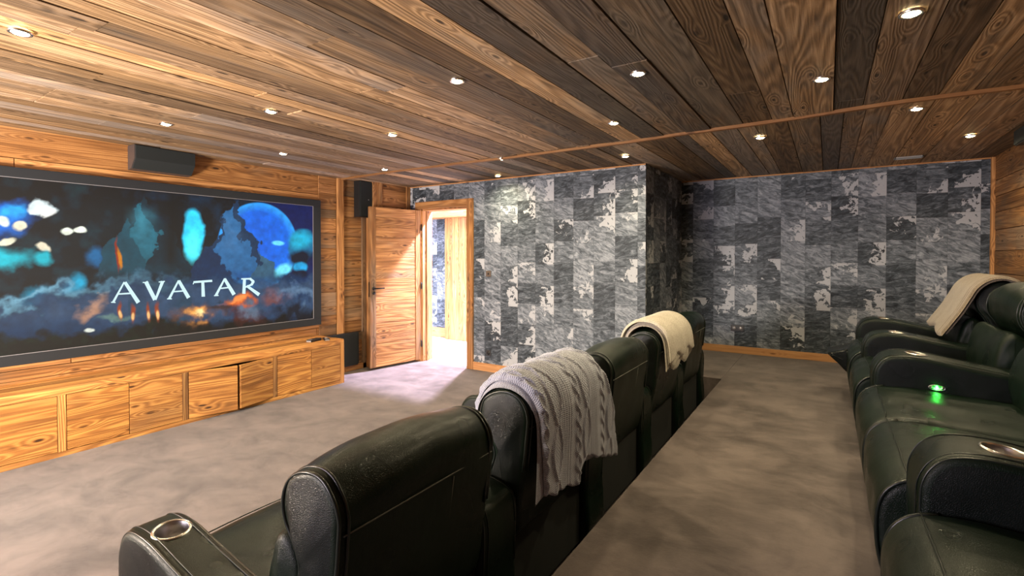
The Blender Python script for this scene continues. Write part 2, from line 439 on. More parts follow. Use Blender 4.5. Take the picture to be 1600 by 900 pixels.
# lower part and above the screen : long boards
planks(m, (X0, YB, 0), (0, 1, 0), (0, 0, 1), (1, 0, 0), 3.97-YB, CEIL, edges=[0, .16, .33, .52, .60, .71, .86, 1.02, 1.17, 1.34, 1.50, 1.66, 1.83, 1.98, 2.07, 2.19, CEIL],
       tones=[(.8, .1, .4), (.9, 0, .2), (1.05, 0, .2), (.85, .2, .7), (1.15, 0, .1)]+[rtone(.7, 1.1, .3) for _ in range(8)]+[(1.1, 0, .2), (1.25, 0, .1), (.95, .05, .6)], plo=3.5, phi=6)
struct(m.obj('wall_left', 'wood'))
m = MB(); X0 = XL
planks(m, (XL+.003, 3.72, .48), (0, 1, 0), (0, 0, 1), (1, 0, 0), .25, CEIL-.48, wlo=.10, whi=.19, plo=1, phi=2, th=.008)
planks(m, (XL-.002, 4.07, 0), (0, 1, 0), (0, 0, 1), (1, 0, 0), .42, CEIL, wlo=.09, whi=.17, plo=1, phi=2, th=.008)
m.box((XL, 3.975, 0), (XL+.035, 4.068, CEIL), axis=2, tone=(1.05, .1, .2), bev=.004)
m.box((XL, 4.36, 0), (XL+.03, 4.42, CEIL), axis=2, tone=(.75, .8, .5), bev=.004)
struct(m.obj('wall_left_panel', 'wood'))
# corner boxing next to the door
XK = -4.955
m = MB(); m.box((XL, 4.50, 0), (XK-.014, YD+.02, CEIL), axis=2, tone=(.7, .2, .5))
planks(m, (XK-.014, 4.57, 0), (0, 1, 0), (0, 0, 1), (1, 0, 0), YD-4.57, CEIL, wlo=.11, whi=.22, plo=1, phi=2, th=.008, tones=[(1.0, 0, .3), (1.15, 0, .2), (.9, .2, .5), (1.2, 0, .3)])
m.box((XL, 4.425, 0), (XK, 4.50, CEIL), axis=2, tone=(1.05, .1, .2), bev=.004)
m.box((XK-.012, 4.50, 0), (XK+.006, 4.575, CEIL), axis=2, tone=(.95, .2, .4), bev=.003)
m.box((XK-.01, YD-.07, 0), (XK+.012, YD, CEIL), axis=2, tone=(.95, .1, .3), bev=.004)
struct(m.obj('wall_left_corner', 'wood'))

# ---- wallpapered walls: thick slabs with gc = horizontal, height
def papered(name, quads, extra=None):
    mb = MB()
    for P, U in quads:
        mb.add(P, [[0, 1, 2, 3]], [(u, p[2], 0) for u, p in zip(U, P)], (1, 0, 0))
    return mb
def wall_y(name, y, x0, x1, z0, z1, th, u0, holes=()):
    """wall facing -Y, papered in front, built as boxes around a hole"""
    mb = MB(); rects = []
    if holes:
        hx0, hx1, hz1 = holes
        rects = [(x0, hx0, z0, z1), (hx1, x1, z0, z1), (hx0, hx1, hz1, z1)]
    else: rects = [(x0, x1, z0, z1)]
    for a, b, c, d in rects:
        P = [(a, y, c), (b, y, c), (b, y, d), (a, y, d), (a, y+th, c), (b, y+th, c), (b, y+th, d), (a, y+th, d)]
        mb.add(P, [[0, 1, 2, 3], [5, 4, 7, 6], [1, 5, 6, 2], [4, 0, 3, 7], [3, 2, 6, 7], [4, 5, 1, 0]], [(p[0]-u0, p[2]+.06, 0) for p in P], (1, 0, 0))
    return struct(mb.obj(name, 'paper'))
DX0, DX1, DH = -4.735, -3.935, 2.10
wall_y('wall_door_side', YD, XL, XC-.001, -.1, CEIL+.02, .17, -3.9135-.2475*4, (DX0, DX1, DH))
wall_y('wall_far', YF, XC-.1, XR+.1, -.1, CEIL+.02, .12, -1.4585-.2475)
mb = MB(); P = [(XC, YD, -.1), (XC, YF, -.1), (XC, YF, CEIL+.02), (XC, YD, CEIL+.02), (XC-.17, YD+.171, -.1), (XC-.17, YF, -.1), (XC-.17, YF, CEIL), (XC-.17, YD+.171, CEIL)]
mb.add(P, [[0, 1, 2, 3], [5, 4, 7, 6]], [(p[1]+3.3, p[2]+.06, 0) for p in P], (1, 0, 0)); struct(mb.obj('wall_return', 'paper'))
# ---- right wall
m = MB(); m.box((XR+.018, YB-.1, -.1), (XR+.12, YF+.1, CEIL+.05), tone=(.3, 0, .5))
planks(m, (XR+.018, YB, PLAT), (0, 1, 0), (0, 0, 1), (-1, 0, 0), YF-YB, CEIL-PLAT, wlo=.13, whi=.22, plo=1.5, phi=3.2, tones=[(1.0, .5, .3), (.8, .3, .6), (1.15, .6, .2), (.9, .5, .8), (.7, .2, .6)])
m.box((XR-.03, YF-.035, PLAT), (XR+.004, YF, CEIL-.012), axis=2, tone=(1.25, 0, .1), bev=.003)
struct(m.obj('wall_right', 'wood'))
# ---- wall behind the camera, with an opening for an added window
m = MB()
for lo, hi in (((XL-.1, YB-.12, -.1), (-4.2, YB, CEIL)), ((-1.8, YB-.12, -.1), (XR+.1, YB, CEIL)), ((-4.2, YB-.12, -.1), (-1.8, YB, .75)), ((-4.2, YB-.12, 2.15), (-1.8, YB, CEIL))):
    m.box(lo, hi, tone=(.9, .3, .4))
struct(m.obj('wall_back', 'wood'))
m = MB()
for lo, hi in (((-4.2, YB-.1, .75), (-4.13, YB-.03, 2.15)), ((-1.87, YB-.1, .75), (-1.8, YB-.03, 2.15)), ((-3.03, YB-.1, .75), (-2.97, YB-.03, 2.15)), ((-4.2, YB-.1, .75), (-1.8, YB-.03, .82)), ((-4.2, YB-.1, 2.08), (-1.8, YB-.03, 2.15))):
    m.box(lo, hi, tone=(1, 0, .3), bev=.004, axis=2)
wf = struct(m.obj('added_window_1', 'trimwood'))  # unseen window, added as a setting for the fill light
m = MB(); m.box((-4.15, YB-.07, .8), (-1.85, YB-.065, 2.1)); m.obj('pane', 'glass', wf)

# ---- baseboards / trims
m = MB(); m.box((DX1+.1, YD-.022, 0), (XC+.02, YD, .10), axis=0, tone=(1.15, 0, .1), bev=.004); struct(m.obj('baseboard_door_side', 'trimwood'))
m = MB(); m.box((XC, YF-.022, PLAT), (XR, YF, PLAT+.085), axis=0, tone=(1.0, .1, .1), bev=.004); struct(m.obj('baseboard_far', 'trimwood'))
m = MB(); m.box((XL, 3.75, 0), (XL+.03, 4.425, .07), axis=1, tone=(.9, .2, .3), bev=.004); struct(m.obj('baseboard_left', 'trimwood'))
m = MB(); m.box((XL, YD-.012, CEIL-.024), (XC, YD, CEIL-.010), axis=0, tone=(1.1, 0, .3), bev=.003); struct(m.obj('trim_door_side', 'trimwood'))
m = MB(); m.box((XC, YF-.012, CEIL-.024), (XR, YF, CEIL-.010), axis=0, tone=(1.1, 0, .3), bev=.003); struct(m.obj('trim_far', 'trimwood'))

# ---- door
dr = bpy.data.objects.new('door_1', None); C.objects.link(dr); dr.location = ((DX0+DX1)/2, YD, 0); struct(dr)
m = MB()
m.box((DX1, YD-.028, 0), (DX1+.10, YD+.005, DH+.10), axis=2, tone=(1.0, .2, .3), bev=.004)
m.box((DX0-.10, YD-.024, 0), (DX0, YD+.005, DH+.10), axis=2, tone=(1.1, 0, .3), bev=.004)
m.box((DX0-.10, YD-.026, DH), (DX1, YD+.005, DH+.10), axis=0, tone=(.95, .1, .4), bev=.004)
m.box((DX0, YD, 0), (DX0+.02, YD+.19, DH), axis=2, tone=(1.2, 0, .1)); m.box((DX1-.02, YD, 0), (DX1, YD+.19, DH), axis=2, tone=(1.2, 0, .1))
m.box((DX0, YD, DH-.02), (DX1, YD+.19, DH), axis=0, tone=(1.2, 0, .1))
m.box((DX0+.02, YD+.07, 0), (DX0+.035, YD+.11, DH-.02), axis=2, tone=(1, 0, .1)); m.box((DX1-.035, YD+.07, 0), (DX1-.02, YD+.11, DH-.02), axis=2, tone=(1, 0, .1))
localise(m.obj('door_frame', 'wood'), dr)
# leaf: local x from hinge to free edge, y thickness, built at hinge then rotated
hx, hy = DX0+.002, YD-.030
fx_, fy_ = -4.868, 4.335
ang = math.atan2(fy_-hy, fx_-hx); LW = .775
R4 = Matrix.Translation((hx, hy, 0)) @ Matrix.Rotation(ang, 4, 'Z')
def dbox(mb, a, b, **k): mb.box(a, b, M4=R4, **k)
m = MB(); TH = .045     # local y: + is the room side after rotation? front face at y=+0 .. set below
zs = [.03, .17, .33, .46, .60, .74, .87, 1.02, 1.17, 1.29, 1.43, 1.56, 1.70, 1.83, 1.96, 2.085]
tn = [(1.15, 0, .2), (1.1, .1, .3), (1, .2, .3), (1.2, 0, .2), (1.15, .1, .2), (1.1, .1, .2), (1.2, .1, .1), (1.15, 0, .3), (1.05, .3, .3), (1.2, 0, .2), (1.1, .1, .3), (1.1, .1, .2), (1.0, .1, .5), (.85, .1, .7), (1.15, 0, .2)]
for a, b, t_ in zip(zs, zs[1:], tn): dbox(m, (.075, -TH+.004, a+.001), (LW-.085, -.006, b-.001), axis=0, tone=t_, bev=.002)
dbox(m, (0, -TH, .03), (.075, 0, 2.085), axis=2, tone=(1.0, .2, .4), bev=.003)
dbox(m, (LW-.085, -TH, .03), (LW, 0, 2.085), axis=2, tone=(.8, .4, .6), bev=.003)
leaf = m.obj('door_leaf', 'wood'); localise(leaf, dr)
m = MB()
for sgn, yb in ((1, 0.0), ):
    for zc in (1.045, .985):
        V = []; 
        tube_mesh(m, [R4 @ Vector((LW-.05, yb, zc)), R4 @ Vector((LW-.05, yb+.010*sgn, zc))], .024 if zc > 1 else .02, 16)
    tube_mesh(m, [R4 @ Vector((LW-.05, yb+.008, 1.045)), R4 @ Vector((LW-.05, yb+.045, 1.045)), R4 @ Vector((LW-.07, yb+.052, 1.045)), R4 @ Vector((LW-.175, yb+.052, 1.045))], .009, 10)
m.box((LW-.001, -.032, .94), (LW+.003, -.012, 1.13), M4=R4)
hd = m.obj('door_handle', 'black_metal'); localise(hd, dr)
m = MB()
for zc in (.25, 1.05, 1.85):
    tube_mesh(m, [(hx+.012, hy+.008, zc-.045), (hx+.012, hy+.008, zc+.045)], .008, 10)
localise(m.obj('hinges', 'black_metal'), dr)

# ---- hallway beyond the door
HX0, HX1, HY0, HY1, HZ = -7.6, -3.3, YD+.17, 6.80, 3.15
m = MB(); m.box((HX0, YD+.09, -.1), (HX1, HY1+.1, -.004), tone=(1, 0, 0)); struct(m.obj('floor_hallway', 'whitefloor'))
mb = MB(); P = [(HX0, HY1, 0), (HX1, HY1, 0), (HX1, HY1, HZ), (HX0, HY1, HZ), (HX0, HY1+.1, 0), (HX1, HY1+.1, 0), (HX1, HY1+.1, HZ), (HX0, HY1+.1, HZ)]
mb.add(P, [[0, 1, 2, 3], [5, 4, 7, 6], [3, 2, 6, 7]], [(p[0]+2, p[2], 0) for p in P], (1, 0, 0)); struct(mb.obj('wall_hallway_back', 'paper'))
m = MB(); m.box((HX0-.1, HY0, -.1), (HX0, HY1+.1, HZ)); m.box((HX1, HY0-.06, -.1), (HX1+.1, HY1+.1, HZ)); m.box((HX0-.1, YD+.16, HZ), (HX1+.1, HY1+.1, HZ+.1))
m.box((HX0-.1, YD+.05, CEIL+.101), (HX1+.1, YD+.17, HZ)); m.box((HX0-.1, YD, -.1), (XL, YD+.17, HZ))
struct(m.obj('wall_hallway_sides', 'plaster'))
m = MB(); m.box((HX0, HY1-.02, 0), (-5.62, HY1, .17), axis=0, tone=(1.1, 0, .2), bev=.004); struct(m.obj('baseboard_hallway', 'trimwood'))
m = MB()
planks(m, (-5.66, HY1-.12, 0), (0, 0, 1), (1, 0, 0), (0, -1, 0), 2.12, 1.0, wlo=.13, whi=.2, plo=3, phi=4, tones=[(.95, .2, .6), (1.2, 0, .2), (1.1, .1, .3), (1.25, 0, .1), (.9, .1, .5), (1.1, 0, .2)])
m.box((-5.66, HY1-.12, 0), (-4.66, HY1, 2.12), axis=2, tone=(1, .2, .4))
m.box((HX0, HY1-.30, 2.12), (HX1, HY1, 2.7), axis=0, tone=(1.1, 0, .2), bev=.004)
struct(m.obj('wall_hallway_panel', 'wood'))

# ================================================================== PROJECTION SCREEN
XS = -5.07; sy0, sy1, sz0, sz1 = .37, 3.722, .645, 2.118; iy0, iy1, iz0, iz1 = .45, 3.622, .724, 2.042
scr = empty('projection_screen', (XL, (sy0+sy1)/2, sz0), 'wide fixed projection screen showing a blue fantasy sky, black velvet frame, above the low cabinet', 'projection screen')
m = MB(); B = (-1, .01)
def fr(lo, hi): m.box(lo, hi, bev=.005)
fr((XL+.002, sy0, sz0), (XS, sy1, iz0)); fr((XL+.002, sy0, iz1), (XS, sy1, sz1)); fr((XL+.002, sy0, iz0), (XS, iy0, iz1)); fr((XL+.002, iy1, iz0), (XS, sy1, iz1))
localise(m.obj('frame', 'velvet'), scr)
m = MB(); w = .004
for lo, hi in (((XS-.012, iy0, iz0), (XS-.002, iy1, iz0+w)), ((XS-.012, iy0, iz1-w), (XS-.002, iy1, iz1)), ((XS-.012, iy1-w, iz0), (XS-.002, iy1, iz1)), ((XS-.012, iy0, iz0), (XS-.002, iy0+w, iz1))): m.box(lo, hi)
localise(m.obj('inner_edge', 'edge'), scr)

def cam_px(x, y, z):
    """numpy projection to 1600x900 pixels, used only to look up the picture layout"""
    f = np.array([-math.sin(YAW)*math.cos(PITCH), math.cos(YAW)*math.cos(PITCH), math.sin(PITCH)]); r = np.array([math.cos(YAW), math.sin(YAW), 0]); u = np.cross(r, f)
    d = x*f[0]+y*f[1]+(z-CAMZ)*f[2]
    return 800+FPX*(x*r[0]+y*r[1])/d, V0-FPX*(x*u[0]+y*u[1]+(z-CAMZ)*u[2])/d
def vnoise(x, y, seed=0):
    rs = np.random.RandomState(seed); T = rs.rand(64, 64)
    xi = np.floor(x).astype(int); yi = np.floor(y).astype(int); fx = x-xi; fy = y-yi; fx = fx*fx*(3-2*fx); fy = fy*fy*(3-2*fy)
    g = lambda a, b: T[a % 64, b % 64]
    return (g(xi, yi)*(1-fx)+g(xi+1, yi)*fx)*(1-fy)+(g(xi, yi+1)*(1-fx)+g(xi+1, yi+1)*fx)*fy
def fbm(x, y, o=5, seed=0): return sum(vnoise(x*2**k, y*2**k, seed+k)*.5**(k+1) for k in range(o))/(1-.5**o)
NY, NZ = 760, 330
yy = np.linspace(iy0, iy1, NY); zz = np.linspace(iz0, iz1, NZ); YY, ZZ = np.meshgrid(yy, zz)
U, Vv = cam_px(XS-.008, YY, ZZ)
A_, B_ = YY, ZZ       # picture-plane metres
img = np.zeros((NZ, NY, 3)); S3 = lambda *c: np.array(srgb(*c))
wx = 1.5*(fbm(A_*8, B_*8, 5, 3)-.5); wz = 1.5*(fbm(A_*8+9, B_*8+4, 5, 8)-.5)
n1 = fbm(A_*4, B_*6, 5, 21); n2 = fbm(A_*9, B_*9, 5, 31); n3 = fbm(A_*22, B_*22, 4, 41); ns = fbm(A_*3+B_*2.2, (B_-A_*.5)*16, 4, 51)
def over(col, a):
    global img
    a = np.clip(a, 0, 1)[..., None]; img = img*(1-a)+S3(*col)*a
def blob(cu, cv, ru, rv, col, soft=.5, warp=18, rot=0, amt=1.0):
    du = U-cu+wx*warp; dv = Vv-cv+wz*warp; c, s = math.cos(rot), math.sin(rot)
    q = np.sqrt(((du*c+dv*s)/ru)**2+((-du*s+dv*c)/rv)**2)
    over(col, amt*np.clip((1+soft/2-q)/soft, 0, 1)**1.2)
img[:] = S3(3, 10, 20)
over((6, 34, 44), .9*n1*np.clip((Vv-290)/60, 0, 1)); over((2, 4, 8), np.clip((320-Vv)/40, 0, 1)*np.clip((330-U)/60, 0, 1))
over((10, 60, 90), .8*np.clip(n2*2-1, 0, 1)); over((12, 60, 48), .7*np.clip(n2*2.2-1.2, 0, 1)*(U < 190))
# glowing plants on the left
blob(5, 335, 42, 26, (12, 120, 215), .8, 30); blob(20, 330, 20, 14, (40, 175, 235), .8, 25)
blob(-70, 350, 60, 30, (20, 120, 200), .9, 30)
blob(62, 324, 22, 11, (225, 238, 240), .35, 22, .05); blob(72, 331, 12, 8, (240, 240, 235), .4, 14)
blob(6, 345, 10, 6, (225, 235, 225), .4, 8, .6); blob(31, 353, 12, 6, (235, 225, 200), .4, 10, -.1)
blob(104, 361, 10, 5.5, (235, 240, 225), .35, 7); blob(124, 360, 10, 4.5, (235, 240, 225), .35, 7); blob(12, 376, 14, 5.5, (235, 230, 205), .4, 8, -.2)
blob(68, 388, 14, 6, (235, 225, 200), .4, 9, .35); blob(-60, 390, 20, 6, (225, 230, 205), .4, 9)
blob(8, 405, 36, 22, (18, 190, 205), .9, 30); blob(68, 405, 16, 10, (10, 190, 205), .8, 12); blob(150, 402, 14, 12, (15, 110, 160), 1, 14)
blob(115, 447, 16, 14, (20, 165, 200), 1, 18); blob(50, 462, 20, 12, (20, 150, 180), 1, 25, -.6)
# planet and sky on the right
over((6, 30, 95), np.clip((U-395)/40, 0, 1)*.8)
pl_q = np.sqrt(((U-402)/62)**2+((Vv-384)/67)**2)
a = np.clip((1.02-pl_q)/.04, 0, 1); over((14, 98, 205), a); over((70, 185, 240), a*np.clip((pl_q-.80)/.22, 0, 1)*.9); over((18, 130, 225), a*n1*.6)
blob(302, 366, 17, 38, (52, 205, 240), .25, 6); blob(302, 385, 12, 22, (90, 235, 250), .8, 8)
blob(434, 380, 9, 3.5, (110, 205, 240), .5, 3)
# generic teal peaks where the sky is filled in the still
def peak(cu, top, w, base, col, amt=1):
    h = top+np.abs(U-cu+wx*26)*w+(n3-.5)*8
    over(col, amt*np.clip((Vv-h)/2.5, 0, 1)*np.clip((base-Vv)/30, 0, 1))
peak(228, 304, 1.5, 440, (10, 48, 62)); peak(222, 314, 2.0, 430, (34, 112, 130), .8); peak(192, 340, 2.0, 440, (16, 76, 92)); peak(258, 345, 2.2, 440, (8, 44, 58))
peak(365, 311, 1.9, 450, (20, 58, 90)); peak(360, 320, 2.6, 445, (52, 116, 165), .8); peak(330, 385, 1.3, 460, (14, 52, 88)); peak(412, 392, 1.5, 460, (58, 98, 122))
over((90, 170, 190), .40*np.clip((n1-.4)*3, 0, 1)*np.clip(1-np.abs(U-222)/30, 0, 1)*np.clip((Vv-318)/20, 0, 1)*np.clip((400-Vv)/60, 0, 1))
over((130, 165, 200), .45*np.clip((n1-.4)*3, 0, 1)*np.clip(1-np.abs(U-362)/26, 0, 1)*np.clip((Vv-325)/20, 0, 1)*np.clip((400-Vv)/60, 0, 1))
blob(184, 398, 2.5, 26, (150, 50, 25), .6, 8, -.1); blob(188, 405, 3, 16, (200, 130, 30), .6, 8, -.15)
over((3, 10, 16), .85*np.clip(1-np.abs(U-268+8*(n1-.5))/16, 0, 1)*np.clip((430-Vv)/30, 0, 1))
# round pods on the right edge
blob(472, 384, 21, 25, (20, 110, 150), .2, 5); blob(470, 375, 17, 13, (30, 170, 200), .9, 5); blob(470, 402, 18, 11, (4, 22, 46), .6, 6)
blob(470, 417, 11, 9, (35, 165, 215), .35, 4); blob(470, 428, 12, 7, (4, 20, 50), .6, 4); blob(443, 423, 15, 9, (120, 215, 235), .6, 6, -.5); blob(452, 436, 20, 7, (8, 50, 85), .9, 8)
# smoke, dark forest floor, fires
sm_top = 478-(U)*.23
sm_ = np.where(U < 200, sm_top, 434+(np.abs(U-330))*.02)+wz*44
d = Vv-sm_
over((14, 62, 98), np.clip((d+14)/30, 0, 1)*.85); over((120, 168, 188), np.exp(-(d/7)**2)*(.35+.8*ns)*np.clip(1.25-U/260, 0, 1))
over((70, 92, 118), np.clip(d/20, 0, 1)*(.25+.6*n2)*np.clip((520-Vv)/30, 0, 1))
over((20, 70, 88), np.clip((n1-.45)*3, 0, 1)*.6*(Vv > 425)*(U > 200)*(U < 300))
fl = 512-U*.055+wz*40
over((7, 14, 14), np.clip((Vv-fl+18*(n2-.5))/16, 0, 1)); over((12, 40, 26), np.clip((Vv-fl)/14, 0, 1)*np.clip(n3*2-.8, 0, 1)*.7*np.clip((330-U)/60, 0, 1))
blob(150, 486, 26, 9, (196, 150, 120), 1.2, 34, -.5, .75); blob(140, 517, 8, 3, (220, 225, 215), .5, 8); blob(180, 500, 24, 5, (110, 140, 130), 1, 24, -.1, .7)
for cu, cv in ((189, 486), (207, 490), (232, 487), (247, 486)): blob(cu, cv, 3.2, 13, (150, 70, 40), .8, 6); blob(cu, cv+5, 2.5, 6, (240, 190, 130), .7, 4)
blob(306, 486, 24, 17, (140, 90, 60), 1.2, 40, 0, .9); blob(305, 488, 14, 13, (235, 170, 95), 1.1, 34); blob(309, 491, 7, 7, (255, 228, 165), .9, 20)
blob(371, 471, 22, 12, (205, 105, 50), .8, 26); blob(372, 467, 13, 7, (235, 150, 85), .8, 18); blob(425, 463, 18, 12, (130, 78, 72), 1.2, 26, 0, .8); blob(345, 480, 20, 8, (70, 45, 36), 1, 26, 0, .8)
blob(380, 492, 30, 9, (90, 40, 34), 1.1, 34, 0, .7); blob(470, 455, 34, 9, (110, 138, 165), 1.3, 36, 0, .75); blob(392, 486, 14, 8, (110, 130, 150), 1, 26, 0, .6)
blob(470, 496, 44, 16, (5, 14, 30), 1, 40, 0, .9); over((4, 8, 12), np.clip((Vv-(505-(U-250)*.03))/12+.8*(n2-.5), 0, 1)*(U > 240)*.75)
img *= (.72+.55*n3[..., None]); img = np.clip(img, 0, 1)**1.18*1.32
m_v = np.stack([np.full(NY*NZ, XS-.008), YY.ravel(), ZZ.ravel()], 1)
ii = np.arange(NY*NZ).reshape(NZ, NY)
fc = np.stack([ii[:-1, :-1].ravel(), ii[:-1, 1:].ravel(), ii[1:, 1:].ravel(), ii[1:, :-1].ravel()], 1)
me = bpy.data.meshes.new('picture'); me.from_pydata(m_v.tolist(), [], fc.tolist())
ca = me.attributes.new('pic', 'FLOAT_COLOR', 'POINT'); ca.data.foreach_set('color', np.concatenate([img.reshape(-1, 3), np.ones((NY*NZ, 1))], 1).astype('f').ravel())
t = NT('lit_screen_picture'); t.set(color=(.02, .02, .02), rough=.7, ecol=t.attr('pic', 'Color'), estr=1.0); SCR_MAT = t; t.set(spec=0, rough=1)
me.materials.append(t.m); po = bpy.data.objects.new('screen_picture', me); C.objects.link(po); localise(po, scr)
# lettering, tapered strokes
def unpx(u, v, X):
    f = Vector((-math.sin(YAW)*math.cos(PITCH), math.cos(YAW)*math.cos(PITCH), math.sin(PITCH))); r = Vector((math.cos(YAW), math.sin(YAW), 0)); up = r.cross(f)
    d = r*((u-800)/FPX)-up*((v-V0)/FPX)+f; d *= X/d.x; return d.y, d.z+CAMZ
LET = [((194, 441, 2.2), (177, 472, 3.6)), ((195.5, 441.5, 5), (216, 472.5, 6.5)), ((184, 459.5, 2.2), (204, 458.3, 2.6)), ((174, 472.3, 1.6), (180, 472.6, 1.6)),
       ((228, 440.5, 6), (242, 468, 6.2)), ((254, 440, 5), (243, 468, 3)), ((248.5, 440.6, 1.6), (257, 439.6, 1.6)), ((223.5, 441.4, 1.6), (231.5, 441, 1.6)),
       ((279, 438.5, 2.4), (264.5, 466.5, 4)), ((279.5, 439, 4.8), (294.5, 465, 6)), ((271, 455.8, 2), (288, 454.4, 2.2)), ((261.5, 467, 1.6), (268, 467, 1.6)),
       ((303, 440.8, 3.2), (331, 438.8, 3.4)), ((316.8, 440, 4.4), (317.6, 463, 5.4)), ((303, 441, 1.8), (301.8, 443.8, 1.2)),
       ((351, 435.5, 2.4), (337.5, 461.5, 4)), ((351, 436, 4.6), (365.5, 460, 5.8)), ((343.5, 450.8, 2), (359.5, 449, 2.2)), ((335, 462, 1.6), (341, 461.6, 1.6)),
       ((382, 435.5, 4.4), (381, 458.5, 5)), ((377.5, 435.8, 2), (392, 435.6, 3)), ((391, 435.8, 3.4), (396, 440, 4.2)), ((396, 439.6, 4.2), (393, 445, 3.6)), ((394, 444.4, 3.2), (383.5, 448.6, 2.4)), ((386, 447, 3.6), (404.5, 460.2, 5.6))]
m = MB()
for k, ((u0, v0, w0), (u1, v1, w1)) in enumerate(LET):
    d = Vector((u1-u0, v1-v0)).normalized(); n_ = Vector((-d.y, d.x)); pts = []
    for (u, v, w, e) in ((u0, v0, w0, -1), (u1, v1, w1, 1)):
        for sgn in (1, -1): pts.append((u+n_.x*w*.5*sgn*(1 if sgn*e < 0 else 1)+d.x*.5*e, v+n_.y*w*.5*sgn+d.y*.5*e))
    q = [unpx(*p, XS-.0075) for p in (pts[0], pts[1], pts[3], pts[2])]
    xf = XS-.0066-k*.00001
    Vt = [(xf, a, b) for a, b in q]+[(XS-.0079, a, b) for a, b in q]
    fs = [[0, 1, 2, 3], [0, 4, 5, 1], [1, 5, 6, 2], [2, 6, 7, 3], [3, 7, 4, 0]]
    m.add(Vt, fs)
M['letters'] = emit('lit_white_lettering', srgb(205, 235, 240), 1.15)
lt = m.obj('title_lettering', 'letters'); localise(lt, scr); lt['label'] = 'glowing white AVATAR title lettering'

# ================================================================== MEDIA CABINET
XFc = -4.685; cy0, cy1 = .36, 3.742; ct = .505
cab = empty('media_cabinet', (-4.9, (cy0+cy1)/2, 0), 'long low reclaimed wood cabinet with flush doors under the screen', 'cabinet')
m = MB()
planks(m, (XL+.01, cy0, ct-.025), (0, 1, 0), (1, 0, 0), (0, 0, 1), cy1-cy0, XFc-.002-XL-.01, edges=[0, .13, .27, XFc-.012-XL], tones=[(1.2, 0, .1), (.85, .25, .5), (1.25, 0, .1)], plo=4, phi=6, th=.025, jit=.0005)
localise(m.obj('top_board', 'cabwood'), cab)
m = MB()
m.box((XL+.01, cy0, 0), (XFc-.03, cy0+.04, ct-.026), axis=2, tone=(1, 0, .3)); m.box((XL+.01, cy1-.052, 0), (XFc, cy1, ct-.026), axis=2, tone=(1.0, .2, .3), bev=.003)
m.box((XFc-.035, cy0, ct-.058), (XFc, cy1-.052, ct-.026), axis=1, tone=(1.15, 0, .2), bev=.002); m.box((XFc-.035, cy0, 0), (XFc, cy1-.052, .036), axis=1, tone=(1.05, .1, .3), bev=.002)
m.box((XL+.01, cy0, 0), (XFc-.06, cy1-.05, .03), axis=1, tone=(.5, 0, .3)); m.box((XL+.01, cy0+.04, .03), (XL+.03, cy1-.05, ct-.03), axis=1, tone=(.4, 0, .5))
m.box((XL+.03, 2.05, .03), (XFc-.04, 2.075, ct-.03), axis=0, tone=(.5, 0, .5)); m.box((XL+.03, 2.89, .03), (XFc-.04, 2.915, ct-.03), axis=0, tone=(.5, 0, .5))
localise(m.obj('carcass', 'cabwood'), cab)
for a, b, tn_ in ((.40, .44, (1, .2, .3)), (1.230, 1.277, (1.35, .1, .0)), (2.052, 2.094, (.8, .7, .4)), (2.880, 2.920, (.9, .7, .3))):
    m = MB(); m.box((XFc-.03, a, .036), (XFc+.002, b, ct-.058), axis=2, tone=tn_, bev=.003); localise(m.obj('stile', 'cabwood'), cab)
dz0, dz1 = .040, ct-.061
k = 0
for a, b, op in ((.442, .835, 0), (.837, 1.228, 0), (1.279, 1.664, 0), (1.666, 2.050, 0), (2.098, 2.486, 14), (2.488, 2.878, -14), (2.922, 3.314, 0), (3.316, 3.688, 0)):
    m = MB(); tn_ = (random.uniform(.92, 1.12), random.uniform(.0, .35), random.random()); sd = 3+k*7.3; k += 1
    zz_ = [dz0, dz0+(dz1-dz0)*random.uniform(.42, .58), dz1]; h = a if op >= 0 else b
    for z0_, z1_ in zip(zz_, zz_[1:]):
        lo, hi = (-.022, a+.0015-h, z0_+.0004), (.0, b-.0015-h, z1_-.0004)
        m.box(lo, hi, axis=1, tone=(tn_[0]*random.uniform(.93, 1.07), tn_[1], tn_[2]), bev=.0012, seed=sd+z0_,
              M4=Matrix.Translation((XFc-.001, h, 0)) @ Matrix.Rotation(math.radians(-op), 4, 'Z'))
    o = m.obj('door', 'cabwood'); localise(o, cab)
    if op: o['label'] = 'cabinet door standing ajar'
# two remotes on the top
def remote(name, c, rot, L_, W_, H_, label, round_btn=False):
    r = empty(name, (c[0], c[1], ct+.0005), label, 'remote control'); r.rotation_euler.z = rot
    m = MB(); m.box((-W_/2, -L_/2, 0), (W_/2, L_/2, H_), bev=H_*.35); m.obj('casing', 'black', r)
    if round_btn:
        m = MB(); tube_mesh(m, [(0, .01, H_-.004), (0, .01, H_+.003)], .016, 20); m.obj('round_pad', 'silver', r)
    m = MB()
    for i in range(3):
        for j in range(3): m.box((-W_*.3+i*W_*.22, -L_*.42+j*.013, H_-.002), (-W_*.3+i*W_*.22+.007, -L_*.42+j*.013+.007, H_+.0015), bev=.001)
    m.obj('buttons', 'silver', r)
    m = MB(); m.box((-W_*.42, -L_*.5-.004, H_*.15), (W_*.42, -L_*.5+.008, H_*.7), bev=.002); m.obj('end_cap', 'silver', r)
remote('remote_control', (-4.83, 3.45, 0), .25, .17, .07, .030, 'chunky black remote control with silver end cap on the cabinet top')
remote('remote_control', (-4.80, 3.585, 0), 1.1, .15, .055, .020, 'slim dark remote control with round silver pad nearer the cabinet end', True)

